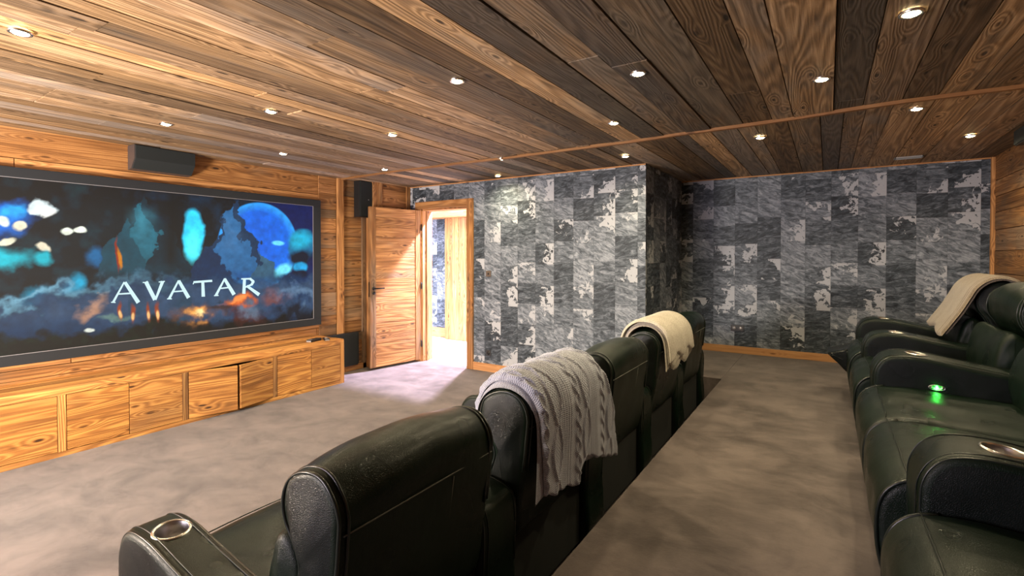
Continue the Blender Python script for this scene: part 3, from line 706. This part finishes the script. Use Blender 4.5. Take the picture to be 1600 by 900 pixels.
# ================================================================== SPEAKERS
def prism_y(mb, prof, y0, y1, mi=0, mi_side=0):
    n = len(prof); V = [(p[0], y0, p[1]) for p in prof]+[(p[0], y1, p[1]) for p in prof]
    for i in range(n): mb.add([V[i], V[(i+1) % n], V[(i+1) % n+n], V[i+n]], [[0, 1, 2, 3]], mi=mi)
    mb.add(V[:n], [list(range(n))], mi=mi_side); mb.add(V[n:], [list(range(n))[::-1]], mi=mi_side)
sp = empty('center_speaker', (-5.0, 2.07, 2.21), 'black wedge shaped centre speaker on the wall above the screen', 'speaker')
m = MB(); prism_y(m, [(XL, 2.412), (-4.985, 2.412), (-4.985, 2.30), (-5.055, 2.215), (XL, 2.205)], 1.825, 2.305); localise(m.obj('cabinet', 'spk_side'), sp)
m = MB(); prism_y(m, [(-4.984, 2.409), (-4.972, 2.405), (-4.972, 2.295), (-5.045, 2.212), (-5.054, 2.217), (-4.984, 2.30)], 1.832, 2.298); localise(m.obj('grille', 'fabric_black'), sp)
sp = empty('side_speaker', (-5.03, 4.36, 1.96), 'tall black box speaker high on the plank wall beside the open door', 'speaker')
m = MB(); m.box((XL+.03, 4.225, 1.955), (-4.985, 4.50, 2.412), bev=.004); localise(m.obj('cabinet', 'black'), sp)
m = MB(); m.box((-4.986, 4.235, 1.965), (-4.975, 4.49, 2.405), bev=.004); localise(m.obj('grille', 'fabric_black'), sp)
m = MB(); m.box((-4.976, 4.355, 2.175), (-4.973, 4.370, 2.182)); localise(m.obj('badge', 'silver'), sp)
sp = empty('subwoofer_panel', (-5.08, 3.93, .06), 'flat black rounded wall subwoofer panel behind the right end of the cabinet', 'subwoofer')
m = MB()
def rrect(mb, x, y0, y1, z0, z1, r, th, n=6):
    pts = []
    for cx, cz, a0 in ((y1-r, z1-r, 0), (y0+r, z1-r, 90), (y0+r, z0+r, 180), (y1-r, z0+r, 270)):
        for i in range(n+1): a = math.radians(a0+90*i/n); pts.append((cx+r*math.cos(a), cz+r*math.sin(a)))
    N = len(pts); V = [(x, *p) for p in pts]+[(x+th, *p) for p in pts]
    mb.add(V, [list(range(N, 2*N))]+[[i, (i+1) % N, (i+1) % N+N, i+N] for i in range(N)])
rrect(m, XL+.036, 3.755, 4.265, .075, .495, .03, .03); localise(m.obj('housing', 'black'), sp)
m = MB(); rrect(m, XL+.0655, 3.765, 4.255, .085, .485, .025, .004); localise(m.obj('grille', 'fabric_black'), sp)
sp = empty('surround_speaker', (1.27, 5.15, 2.28), 'small black surround speaker in the ceiling corner over the right sofa', 'speaker')
m = MB(); m.box((1.20, 4.95, 2.30), (XR-.005, 5.28, 2.418), bev=.008); localise(m.obj('cabinet', 'black'), sp)
m = MB(); m.box((1.192, 4.96, 2.308), (1.201, 5.27, 2.41), bev=.003); localise(m.obj('grille', 'fabric_black'), sp)

# ================================================================== DOWNLIGHTS
DL = [(-2.904, .655, 'downlight at the far left of the ceiling, top left corner'), (-4.032, 1.67, 'downlight above the left half of the screen, close to the screen wall'),
      (-3.101, 1.899, 'downlight above the screen, further from the wall than its neighbour'), (-4.277, 2.736, 'downlight close to the screen wall, right of the wedge speaker'),
      (-2.891, 2.777, 'large bright downlight left of centre between screen and batten'), (-4.112, 3.834, 'downlight on the ceiling batten nearest the door'),
      (-1.706, 2.114, 'downlight in the middle of the planks above the front sofa'), (-2.698, 4.035, 'downlight on the batten in front of the doorway wallpaper'),
      (-3.305, 4.86, 'downlight against the wallpapered wall just right of the door'), (-.841, 2.537, 'downlight above the near end of the aisle'),
      (-1.299, 3.385, 'downlight just before the batten above the front sofa'), (-1.638, 4.572, 'downlight beside the projecting wallpaper corner'),
      (-.035, 3.152, 'downlight on dark boards above the aisle, before the batten'), (-.465, 4.434, 'downlight beyond the batten above the aisle'),
      (.269, 2.488, 'downlight at the top edge of the view, above the right sofa'), (.476, 4.112, 'downlight hugging the batten above the right sofa'),
      (.943, 5.264, 'downlight nearest the right plank wall by the far wall')]
def disc_ring(mb, r0, r1, z0, z1, n=28, mi=0):
    V = []; 
    for (r, z) in ((r0, z1+.010), (r0, z1), (r1*.96, z1), (r1, z1+.003), (r1, z0)): V += [(r*math.cos(2*PI*i/n), r*math.sin(2*PI*i/n), z) for i in range(n)]
    F = [[k*n+i, k*n+(i+1) % n, (k+1)*n+(i+1) % n, (k+1)*n+i] for k in range(4) for i in range(n)]
    mb.add(V, F, smooth=True, mi=mi)
ring0 = MB(); disc_ring(ring0, .031, .042, 0, -.010); bulb0 = MB()
bm = bmesh.new(); bmesh.ops.create_uvsphere(bm, u_segments=20, v_segments=10, radius=.030); bm.verts.index_update()
bulb0.add([(v.co.x, v.co.y, v.co.z*.35-.006) for v in bm.verts], [[v.index for v in f.verts] for f in bm.faces], smooth=True); bm.free()
for i, (x, y, lab) in enumerate(DL):
    r = empty('downlight', (x, y, CEIL-.014), 'small round lit '+lab, 'downlight', 'ceiling downlights')
    if i == 0: a = ring0.obj('trim_ring', 'chrome', r); b = bulb0.obj('bulb', 'bulb', r)
    else:
        for src, nm in ((a, 'trim_ring'), (b, 'bulb')):
            c_ = src.copy(); c_.parent = r; C.objects.link(c_)
    L = bpy.data.lights.new('downlight_beam', 'SPOT'); L.energy = 48; L.spot_size = math.radians(165); L.spot_blend = 1; L.shadow_soft_size = .03; L.color = (1, .83, .52)
    lo = bpy.data.objects.new('downlight_beam', L); C.objects.link(lo); lo.parent = r; lo.location = (0, 0, -.03)

# vent, sockets, switch
v = empty('ceiling_vent', (.65, 6.12, CEIL-.012), 'pale slotted vent grille in the ceiling by the far wall', 'vent')
m = MB()
for lo, hi in (((-.11, -.05, -.012), (.11, -.040, 0)), ((-.11, .040, -.012), (.11, .05, 0)), ((-.11, -.05, -.012), (-.10, .05, 0)), ((.10, -.05, -.012), (.11, .05, 0))): m.box(lo, hi, bev=.001)
m.obj('frame', 'ventm', v); m = MB()
for i in range(6): m.box((-.10, -.035+i*.0135, -.008), (.10, -.028+i*.0135, -.002))
m.obj('slats', 'ventm', v); m = MB(); m.box((-.105, -.045, -.001), (.105, .045, .002)); m.obj('duct_back', 'black', v)
def plate(name, x, y, z, w, h, mat, label, cat, holes, hm='black'):
    r = empty(name, (x, y, z), label, cat)
    m = MB(); m.box((-w/2, -.010, -h/2), (w/2, 0, h/2), bev=.003); m.obj('plate', mat, r)
    for hx_, hz_, hr in holes:
        m = MB(); tube_mesh(m, [(hx_, -.008, hz_), (hx_, -.0125, hz_)], hr, 16); m.obj('insert', hm, r)
plate('wall_socket', -3.60, YD, .235, .075, .075, 'darkplate', 'small dark wall socket low on the wallpaper near the door', 'wall socket', [(0, 0, .022)])
plate('wall_socket', -.93, YF, .575, .15, .075, 'darkplate', 'double dark wall socket with a bright insert on the far wall', 'wall socket', [(-.037, 0, .02), (.037, 0, .02)], 'silver')
plate('light_switch', -3.60, YD, 1.235, .075, .075, 'brownplate', 'square brown switch plate at hip height on the wallpaper beside the door', 'light switch', [(0, 0, .012)])

# ================================================================== SOFAS
# local frame: x=0 rear plane, -x forward (towards the screen), z=0 floor, y along the row
def stretch(P, k, z0=.46): return [(x, z0+(z-z0)*k if z > z0 else z) for x, z in P]
BACK = [(-.005, .80), (-.015, .70), (-.035, .55), (-.065, .38), (-.12, .36), (-.235, .40), (-.225, .52), (-.18, .62), (-.165, .68), (-.19, .735), (-.222, .78), (-.232, .83), (-.215, .885), (-.17, .919), (-.11, .934), (-.055, .921), (-.018, .883), (-.003, .84)]
LUMB = [(-.19, .70), (-.235, .735), (-.275, .72), (-.305, .66), (-.325, .57), (-.32, .48), (-.28, .44), (-.20, .44), (-.17, .55), (-.165, .65)]
ARM = [(x, z*1.022) for x, z in [(-.05, .30), (-.05, .52), (-.12, .575), (-.30, .595), (-.50, .625), (-.64, .648), (-.745, .648), (-.805, .625), (-.84, .575), (-.850, .50), (-.845, .30), (-.835, .05), (-.60, .04), (-.20, .04), (-.05, .06)]]
SEAT = [(-.18, .40), (-.20, .47), (-.35, .482), (-.55, .492), (-.72, .502), (-.83, .495), (-.895, .455), (-.925, .38), (-.925, .26), (-.90, .16), (-.86, .12), (-.80, .14), (-.55, .20), (-.25, .22)]
def outline_tube(P, nr, y, r, off=0.0, i0=0, i1=None, n=6, wob=.0, seed=0):
    mb = MB(); N = len(P); idx = range(N) if i1 is None else [i % N for i in range(i0, i1)]
    pts = [Vector((P[i].x+nr[i].x*off, y+wob*mnoise.noise(Vector((P[i].x*16, P[i].y*16, seed))), P[i].y+nr[i].y*off)) for i in idx]
    tube_mesh(mb, pts, r, n, closed=(i1 is None)); return mb
def seat_unit(root, y0, y1, bs, seed, seat=True):
    bp = stretch(BACK, bs)
    g = .006
    o, P, nr = cushion('backrest', bp, y0+g, y1-g, 'leather', root, rnd=.022, bulge=.016, wr=.006, seed=seed, capmat='leather2', ny=26, n=72, crown=lambda p, t: .030*max(0, math.sin(PI*min(1, max(0, (t-.05)/.90))))**.7*min(1, max(0, (p.y-(.46+.37*bs))/.07)))
    # piping around both ends of the head roll (from rear seam over the top to the front)
    N = len(P); up = [i for i in range(N) if P[i].y > .60]
    k0 = next(i for i in range(N) if P[i].y > .60 and P[i-1].y <= .60); seq = []
    i = k0
    while P[i % N].y > .60: seq.append(i % N); i += 1
    pm = MB()
    for yy_, sg_ in ((y0+g+.006, 1), (y1-g-.006, -1)):
        for dy, rr, of in ((0, .0055, .0005), (.022*sg_, .0045, .001)):
            pts = [Vector((P[j].x+nr[j].x*(of-.006 if dy == 0 else of), yy_+dy+.004*mnoise.noise(Vector((P[j].x*14, P[j].y*14, seed))), P[j].y+nr[j].y*(of-.006 if dy == 0 else of))) for j in seq]
            pm = MB(); tube_mesh(pm, pts, rr, 7); pm.obj('piping', 'piping', o)
    # rear seams: horizontal under the roll, one vertical
    zc = .46+(.80-.46)*bs; sm = MB()
    tube_mesh(sm, [(-.005+.0015, y0+.02+(y1-y0-.04)*k/8, zc) for k in range(9)], .0022, 6)
    sm.obj('seam', 'stitch', o); sm = MB()
    yv = y0+(y1-y0)*.66
    prof_b = lambda z: -.005-.060*max(0, (.80-z)/.42)**1.0
    tube_mesh(sm, [(prof_b(z)+.003, yv, .46+(z-.46)*bs if z > .46 else z) for z in (.79, .70, .60, .50, .42)], .0020, 6)
    sm.obj('seam', 'stitch', o)
    cushion('lumbar_cushion', stretch(LUMB, bs), y0+.012, y1-.012, 'leather', root, rnd=.03, bulge=.008, wr=.008, seed=seed+3, n=44, wf=7)
    if seat:
        cr = lambda p, t: (.012*math.sin(PI*t) if p.y > .40 else 0)
        o2, P2, n2_ = cushion('seat_cushion', SEAT, y0+.004, y1-.004, 'leather', root, rnd=.028, bulge=.002, wr=.006, seed=seed+7, n=60, wf=6, crown=cr, ny=20)
        pm = MB()
        seq = [i for i in range(len(P2)) if P2[i].x < -.80 and P2[i].y > .16]
        for yy_ in (y0+.010, y1-.010):
            pm = MB(); tube_mesh(pm, [Vector((P2[j].x+n2_[j].x*-.004, yy_, P2[j].y+n2_[j].y*-.004)) for j in seq], .006, 7); pm.obj('piping', 'piping', o2)
        pm = MB(); tube_mesh(pm, [(-.845+.01*mnoise.noise(Vector((0, q*3, seed))), y0+.02+(y1-y0-.04)*q/10, .499+.012*math.sin(PI*q/10)) for q in range(11)], .0022, 6)
        pm.obj('seam', 'piping', o2)
def arm_unit(root, y0, y1, seed, cup=True, panel=None):
    o, P, nr = cushion('armrest', ARM, y0, y1, 'leather', root, rnd=.026, bulge=.006, wr=.003, seed=seed, capmat='leather2', n=96, ny=12)
    N = len(P)
    seq = [i for i in range(N) if True]
    i = next(i for i in range(N) if P[i].y > .30 and P[i-1].y <= .30); seq = []
    while P[i % N].y > .12 or len(seq) < 5:
        seq.append(i % N); i += 1
        if len(seq) > N: break
    pm = MB()
    for yy_, sg_ in ((y0+.010, 1), (y1-.010, -1)):
        for dy, rr, of in ((0, .0038, -.0075), (.016, .0016, .0012)):
            pm = MB(); tube_mesh(pm, [Vector((P[j].x+nr[j].x*of, yy_+dy*sg_, P[j].y+nr[j].y*of)) for j in seq], rr, 6)
            pm.obj('piping' if dy == 0 else 'stitching', 'piping', o)
    if cup:
        cx, cy, r = -.655, (y0+y1)/2, .043
        zt = .664
        me = bpy.data.meshes.new('cutter'); bm = bmesh.new(); bmesh.ops.create_cone(bm, cap_ends=True, segments=36, radius1=r, radius2=r, depth=.12); bm.to_mesh(me); bm.free()
        ct_ = bpy.data.objects.new('cutter', me); C.objects.link(ct_); ct_.location = (cx+root.location.x, cy+root.location.y, zt-.02+root.location.z)
        bpy.context.view_layer.update(); boolean_cut(o, ct_)
        cm = MB(); n = 36; V = []; tilt = -.12
        for (rr, z) in ((r+.008, 0.001), (r+.007, .005), (r+.001, .006), (r-.002, .002), (r-.004, -.03), (r-.006, -.068), (0.001, -.070)):
            V += [(cx+rr*math.cos(2*PI*i/n), cy+rr*math.sin(2*PI*i/n), zt-.004+z+tilt*(rr*math.cos(2*PI*i/n))) for i in range(n)]
        F = [[k*n+i, k*n+(i+1) % n, (k+1)*n+(i+1) % n, (k+1)*n+i] for k in range(6) for i in range(n)]
        cm.add(V, F, smooth=True)
        for q in range(len(cm.mi)): cm.mi[q] = 0 if q < 3*n else 1
        cm.obj('cup_holder', ['chrome', 'chromed'], o)
    if panel == 'led':
        pr = MB(); xc, zc, yc = -.585, .515, y0+.004-.010
        V = []; n = 28
        for (s_, d_) in ((1.0, .006), (1.0, -.002), (.86, -.004), (.80, .0)): V += [(xc+.036*s_*math.cos(2*PI*i/n), yc+d_, zc+.015*s_*math.sin(2*PI*i/n)) for i in range(n)]
        V.append((xc, yc, zc)); F = [[k*n+i, k*n+(i+1) % n, (k+1)*n+(i+1) % n, (k+1)*n+i] for k in range(3) for i in range(n)]+[[3*n+i, 3*n+(i+1) % n, 4*n] for i in range(n)]
        pr.add(V, F, smooth=True); cp = pr.obj('recline_control', 'chromed', o); cp['label'] = 'chrome control plate with buttons and a green light'
        lm = MB()
        for dx in (-.021, .021): tube_mesh(lm, [(xc+dx, yc+.001, zc), (xc+dx, yc-.006, zc)], .006, 12)
        tube_mesh(lm, [(xc, yc+.001, zc), (xc, yc-.005, zc)], .0045, 12, mi=1)
        # keep inside three levels: buttons and light live in the same mesh as the plate
        me0 = cp.data
        lo_ = lm.obj('b', ['chrome', 'led'])
        bmj = bmesh.new(); bmj.from_mesh(me0); base = len(me0.materials); me0.materials.append(M['chrome']); me0.materials.append(M['led'])
        nf = len(bmj.faces); bmj.from_mesh(lo_.data); bmj.faces.ensure_lookup_table()
        for f in bmj.faces[nf:]: f.material_index += base
        bmj.to_mesh(me0); bmj.free(); bpy.data.objects.remove(lo_, do_unlink=True)
        Lg = bpy.data.lights.new('green_led_glow', 'POINT'); Lg.energy = .07; Lg.color = (.05, 1, .08); Lg.shadow_soft_size = .006
        go = bpy.data.objects.new('green_led_glow', Lg); C.objects.link(go); go.parent = cp; go.location = (xc, yc-.018, zc+.002)
def base_unit(root, y0, y1):
    m = MB(); m.box((-.80, y0+.02, .03), (-.10, y1-.02, .22), bev=.01); m.box((-.125, y0+.004, .03), (-.085, y1-.004, .372), bev=.012)
    m.obj('base', 'blackcloth', root)
    for xx in (-.74, -.16):
        for yy_ in (y0+.08, y1-.08): m = MB(); tube_mesh(m, [(xx, yy_, 0), (xx, yy_, .04)], .022, 12); m.obj('foot', 'black', root)

front = empty('reclining_sofa', (-.95, 0, 0), 'front row of five dark green leather recliners on the lower floor, seen from behind', 'sofa', 'rows of leather recliners')
ys = [.737, 1.597, 2.468, 3.322, 4.195]; sw = .645
for k, y in enumerate(ys):
    seat_unit(front, y, y+sw, 1.0, k*5.3); base_unit(front, y-.03, y+sw+.03)
aw = [(.600, .742)]+[(ys[k]+sw-.004, ys[k+1]+.004) for k in range(4)]+[(ys[4]+sw, ys[4]+sw+.15)]
for k, (a, b) in enumerate(aw): arm_unit(front, a, b, 40+k*3)
rear = empty('reclining_sofa', (1.06, 0, PLAT), 'back row of dark green leather recliners on the platform along the right wall', 'sofa', 'rows of leather recliners')
arms = [(.86, 1.08), (1.73, 1.95), (3.30, 3.53), (4.18, 4.40), (5.09, 5.31)]
seats = [(1.08, 1.73), (1.95, 2.625), (2.625, 3.30), (3.53, 4.18), (4.40, 5.09)]
for k, (a, b) in enumerate(seats): seat_unit(rear, a, b, 1.17, 80+k*4.1); base_unit(rear, a-.03, b+.03)
for k, (a, b) in enumerate(arms): arm_unit(rear, a, b, 110+k*3, panel='led' if k == 2 else None)
# raised footrest flap of the farthest recliner
cushion('footrest', [(-.86, .45), (-.95, .43), (-1.045, .40), (-1.05, .385), (-.98, .31), (-.92, .25), (-.86, .25)], 4.78, 5.07, 'leather2', rear, rnd=.015, n=30, bulge=.003)

# ================================================================== THROWS
def throw(name, path, y0f, y1f, hem0, hem1, mat, hfun, label, ns_=260, nt=220, th=.012, fold=True, group='knitted throws over the seat backs', xoff=0.0, zoff=0.0, wave=.006, flip=1):
    """cloth laid over a path (x,z) ; hem0/hem1(t) trim the two ends of the path, y0f/y1f(s) the side edges"""
    P = catmull(path, 200, closed=False); L = [0]
    for a, b in zip(P, P[1:]): L.append(L[-1]+(b-a).length)
    T = L[-1]
    def at(s):
        s = max(0, min(T-1e-6, s)); lo, hi = 0, len(L)-1
        while hi-lo > 1:
            md = (lo+hi)//2
            if L[md] <= s: lo = md
            else: hi = md
        f = (s-L[lo])/(L[hi]-L[lo]+1e-9); p = P[lo].lerp(P[hi], f); a = P[max(lo-2, 0)]; b = P[min(hi+2, len(P)-1)]; d = (b-a).normalized()
        return p, Vector((d.y, -d.x))
    mb = MB(); V = []; G = []; rows = ns_; cols = nt
    for lay in (0, 1):
        for i in range(rows+1):
            for j in range(cols+1):
                t = j/cols; s0 = hem0(t); s1 = hem1(t); s = s0+(s1-s0)*i/rows
                y = y0f(s)+(y1f(s)-y0f(s))*t
                p, n = at(s); n = -n*flip
                hh = hfun(s, y) if lay == 0 else 0
                hang = abs(s/T-.45)*2
                wv = wave*hang*(mnoise.noise(Vector((s*2.2, y*9, 1)))*1.6+.6)
                e = min(1, min(t, 1-t)*cols/5.0, min(i, rows-i)/5.0)      # rolled edge
                off = (th+hh)*math.sqrt(max(0, 1-(1-e)**2)) if lay == 0 else 0.0
                V.append((p.x+n.x*(wv+off+.002)+xoff, y, p.y+n.y*(wv+off+.002)+zoff)); G.append((s, y, 0))
    R1 = cols+1; nv = (rows+1)*R1; F = []
    for i in range(rows):
        for j in range(cols):
            a = i*R1+j; F.append([a, a+1, a+R1+1, a+R1]); F.append([nv+a, nv+a+R1, nv+a+R1+1, nv+a+1])
    bd = [j for j in range(R1)]+[i*R1+cols for i in range(1, rows+1)]+[rows*R1+j for j in range(cols-1, -1, -1)]+[i*R1 for i in range(rows-1, 0, -1)]
    for a, b in zip(bd, bd[1:]+bd[:1]): F.append([b, a, nv+a, nv+b])
    mb.add(V, F, G, (1, 0, 0), smooth=True)
    return mb, V
def pathnormal_fix(o):
    bm = bmesh.new(); bm.from_mesh(o.data); bmesh.ops.recalc_face_normals(bm, faces=bm.faces[:]); bm.to_mesh(o.data); bm.free()
def cable(s, y, y0, sp):
    """cable knit relief"""
    q = (y-y0)/sp; k = math.floor(q); u = (q-k-.5)*sp; h = 0
    kind = k % 3
    if kind == 0:
        per = .13; a = 2*PI*s/per
        for ph in (0, PI):
            c = .016*math.sin(a+ph); zf = .5+.5*math.cos(a+ph)
            h = max(h, (.006+.006*zf)*math.exp(-((u-c)/.0095)**2))
    elif kind == 1:
        per = .22; c = .034*abs(math.sin(PI*s/per))+.006
        h = max(.011*math.exp(-((abs(u)-c)/.0085)**2), 0)
        if abs(u) < c-.008: h = max(h, .0040*(.5+.5*math.sin(s*2*PI/.016)*math.sin(u*2*PI/.016)))
    else:
        h = .0032*(.5+.5*math.sin(u*2*PI/.015))
    return h+.0016*math.sin(y*2*PI/.009)*(.6+.4*math.sin(s*2*PI/.0075))
# grey throw over the second front seat. path runs from the seat side, over the roll, down the rear
o_ = .010
PG = [(-.275, .64), (-.262, .76), (-.250, .84), (-.225, .905), (-.17, .955), (-.105, .968), (-.045, .950), (-.002, .905), (.016, .84), (.018, .74), (.014, .62), (.010, .50), (.008, .38)]
ln = sum((Vector(a)-Vector(b)).length for a, b in zip(PG, PG[1:]))
lnz = lambda z: ln-(z-.38)     # path parameter for a height on the rear face
def hem_b(t):
    y = 1.66+.74*t; st = .50 if t < .40 else (.62-.10*(t-.40)/.05*0 if t < .48 else .545-.10*(t-.48))
    z = .525-.15*t if t < .36 else (.50+.05*math.sin((t-.36)*9) if t < .55 else .545-.13*(t-.55)/.45)
    return lnz(z+.006*math.sin(t*55))
FX = -.95
mb, V = throw('t', PG, lambda s: 1.640+.03*max(0, s-.4)+.012*math.sin(s*9), lambda s: 2.235+.20*max(0, (s-.45)/.5)**1.3+.012*math.sin(s*11), lambda t: .015+.02*math.sin(t*8), hem_b, 'knit_grey', lambda s, y: cable(s, y, 1.61, .092), '', xoff=FX, ns_=300, nt=260, th=.014, wave=.012)
th1 = mb.obj('knitted_throw', 'knit_grey'); pathnormal_fix(th1); tag(th1, 'grey cable knit throw over the second front seat, hanging low behind it', 'throw', 'knitted throws')
# the fold underneath
mb, V = throw('t', PG, lambda s: 1.625+.012*math.sin(s*9+1), lambda s: 2.20+.16*max(0, (s-.45)/.5), lambda t: .0, lambda t: lnz(.50+.03*math.sin(t*6)+.05*t), 'knit_grey', lambda s, y: .0012*math.sin(y*2*PI/.012), '', xoff=FX, ns_=90, nt=70, th=.008, wave=.010)
for k in range(len(mb.v)): x_, y_, z_ = mb.v[k]; mb.v[k] = (x_-.000, y_, z_)
f1 = mb.obj('under_fold', 'knit_grey', th1); pathnormal_fix(f1)
# lift the outer layer clear of the fold
for vtx in th1.data.vertices:
    x_ = vtx.co.x-FX; cx_, cz_ = -.13, .78
    d = Vector((x_-cx_, max(0, vtx.co.z-cz_))).normalized() if vtx.co.z > cz_ else Vector((1 if x_ > cx_ else -1, 0))
    vtx.co.x += d.x*.012; vtx.co.z += d.y*.012

for ob in (th1, f1):
    for vtx in ob.data.vertices:
        kk = max(0, 1-(vtx.co.y-1.62)/.10); vtx.co.z -= .026*kk*kk*(1 if vtx.co.z > .80 else 0)*min(1, (vtx.co.z-.80)/.1)
# cream throw over the fourth front seat
PC = [(-.262, .70), (-.250, .82), (-.225, .905), (-.17, .955), (-.105, .968), (-.045, .950), (-.002, .905), (.016, .84), (.022, .76), (.024, .68), (.024, .60)]
lnc = sum((Vector(a)-Vector(b)).length for a, b in zip(PC, PC[1:]))
rib = lambda s, y: .009*(.5+.5*math.sin(y*2*PI/.030))
for k, (ya, yb, hz, thk, lift, sd) in enumerate([(3.375, 4.02, .665, .010, 0, 0), (3.385, 4.0, .70, .010, .016, 1), (3.36, 4.0, .755, .012, .034, 2)]):
    mb, V = throw('t', PC, lambda s, a=ya: a+.01*math.sin(s*8), lambda s, b=yb: b+.03*math.sin(s*5+sd)+.10*max(0, s-.25), lambda t: .02*sd, lambda t, h=hz: lnc-(h+.022*math.sin(t*14+sd*2)-.60), 'knit_cream', rib, '', xoff=FX, ns_=90, nt=150, th=thk, wave=.010)
    for q in range(len(mb.v)):
        x_, y_, z_ = mb.v[q]; xx = x_-FX
        d = Vector((xx+.12, max(0, z_-.80))).normalized() if z_ > .80 else Vector((1 if xx > -.12 else -1, 0))
        mb.v[q] = (x_+d.x*lift, y_, z_+d.y*lift)
    if k == 0: th2 = mb.obj('knitted_throw', 'knit_cream'); pathnormal_fix(th2); tag(th2, 'cream ribbed throw folded over the fourth front seat, short hem behind', 'throw', 'knitted throws')
    else: f_ = mb.obj('fold', 'knit_cream', th2); pathnormal_fix(f_)

# beige throw over the last seat of the right row, falling onto the seat side
RX = 1.06
PB_ = [(.02, 1.08), (.012, 1.20), (-.03, 1.268), (-.10, 1.300), (-.17, 1.285), (-.225, 1.235), (-.262, 1.16), (-.30, 1.08), (-.345, 1.00), (-.39, .925), (-.43, .86), (-.46, .82)]
groove = lambda s, y: .0030-(.005*math.exp(-((y-4.375)/.008)**2)+.005*math.exp(-((y-4.42)/.008)**2)+.003*math.exp(-((y-4.93)/.008)**2))
for k, (a0, a1, lift, e0) in enumerate([(4.34, 4.985, 0, .0), (4.325, 4.94, .018, -.03)]):
    mb, V = throw('t', PB_, lambda s, a=a0: a, lambda s, b=a1: b+.01*math.sin(s*9), lambda t: .02, lambda t, e=e0: .745-e+.012*math.sin(t*9)+(0.02 if t < .45 else 0), 'knit_beige', groove, '', xoff=RX, ns_=120, nt=140, th=.014, wave=.004, flip=-1)
    # path runs towards -x so the normal points down; mirror offsets by flipping about the path
    for q in range(len(mb.v)):
        x_, y_, z_ = mb.v[q]; mb.v[q] = (x_, y_, z_)
    if k == 0: th3 = mb.obj('knitted_throw', 'knit_beige'); pathnormal_fix(th3); tag(th3, 'beige knitted throw over the farthest back of the right hand sofa', 'throw', 'knitted throws')
    else:
        f_ = mb.obj('fold', 'knit_beige', th3); pathnormal_fix(f_)
        for vtx in f_.data.vertices: vtx.co.x -= lift*.7; vtx.co.z += lift*.7

# ================================================================== LIGHT
def area(name, loc, rot, sx, sy, e, col, spread=180):
    L = bpy.data.lights.new(name, 'AREA'); L.shape = 'RECTANGLE'; L.size = sx; L.size_y = sy; L.energy = e; L.color = col; L.spread = math.radians(spread)
    o = bpy.data.objects.new(name, L); C.objects.link(o); o.location = loc; o.rotation_euler = rot; return o
def aim(o, tgt):
    o.rotation_euler = (Vector(tgt)-o.location).to_track_quat('-Z', 'Y').to_euler()
# soft fill light added at the invented window behind the camera
w_ = area('window_fill_light', (-3.0, YB+.02, 1.45), (0, 0, 0), 2.2, 1.2, 150, (1.0, .88, .99)); aim(w_, (-3.0, 5, 1.6))
# added upward fill without any lamp body, brightens the left ceiling and boards
u_ = area('ceiling_fill_rear', (-3.4, -.7, .9), (PI, 0, 0), .9, .5, 235, (1.0, .85, .68)); aim(u_, (-4.0, 1.9, 2.43))
# hallway
h_ = bpy.data.lights.new('hall_lamp', 'SPOT'); h_.energy = 2900; h_.color = (.80, .72, 1.0); h_.shadow_soft_size = .05; h_.spot_size = math.radians(130); h_.spot_blend = .5
ho = bpy.data.objects.new('hall_lamp', h_); C.objects.link(ho); ho.location = (-4.29, 5.88, 2.86); aim(ho, (-4.5, 4.2, .3))
area('hall_daylight', (-5.2, 6.0, 3.1), (0, 0, 0), 2.4, 1.0, 260, (.92, .93, 1.0))

wd = bpy.data.worlds.new('World'); bpy.context.scene.world = wd; wd.use_nodes = True
wd.node_tree.nodes['Background'].inputs[0].default_value = (.6, .7, .9, 1); wd.node_tree.nodes['Background'].inputs[1].default_value = .6

# ================================================================== CAMERA
cam = bpy.data.cameras.new('Camera'); co = bpy.data.objects.new('Camera', cam); C.objects.link(co)
cam.sensor_width = 36; cam.lens = FPX/1600*36; cam.shift_y = (V0-450)/1600; cam.clip_start = .02
f = Vector((-math.sin(YAW)*math.cos(PITCH), math.cos(YAW)*math.cos(PITCH), math.sin(PITCH)))
co.location = (0, 0, CAMZ); co.rotation_euler = f.to_track_quat('-Z', 'Y').to_euler()
sc = bpy.context.scene; sc.camera = co
sc.view_settings.view_transform = 'Standard'; sc.view_settings.look = 'None'; sc.view_settings.exposure = 0.0; sc.view_settings.gamma = 1; sc.view_settings.use_curve_mapping = False
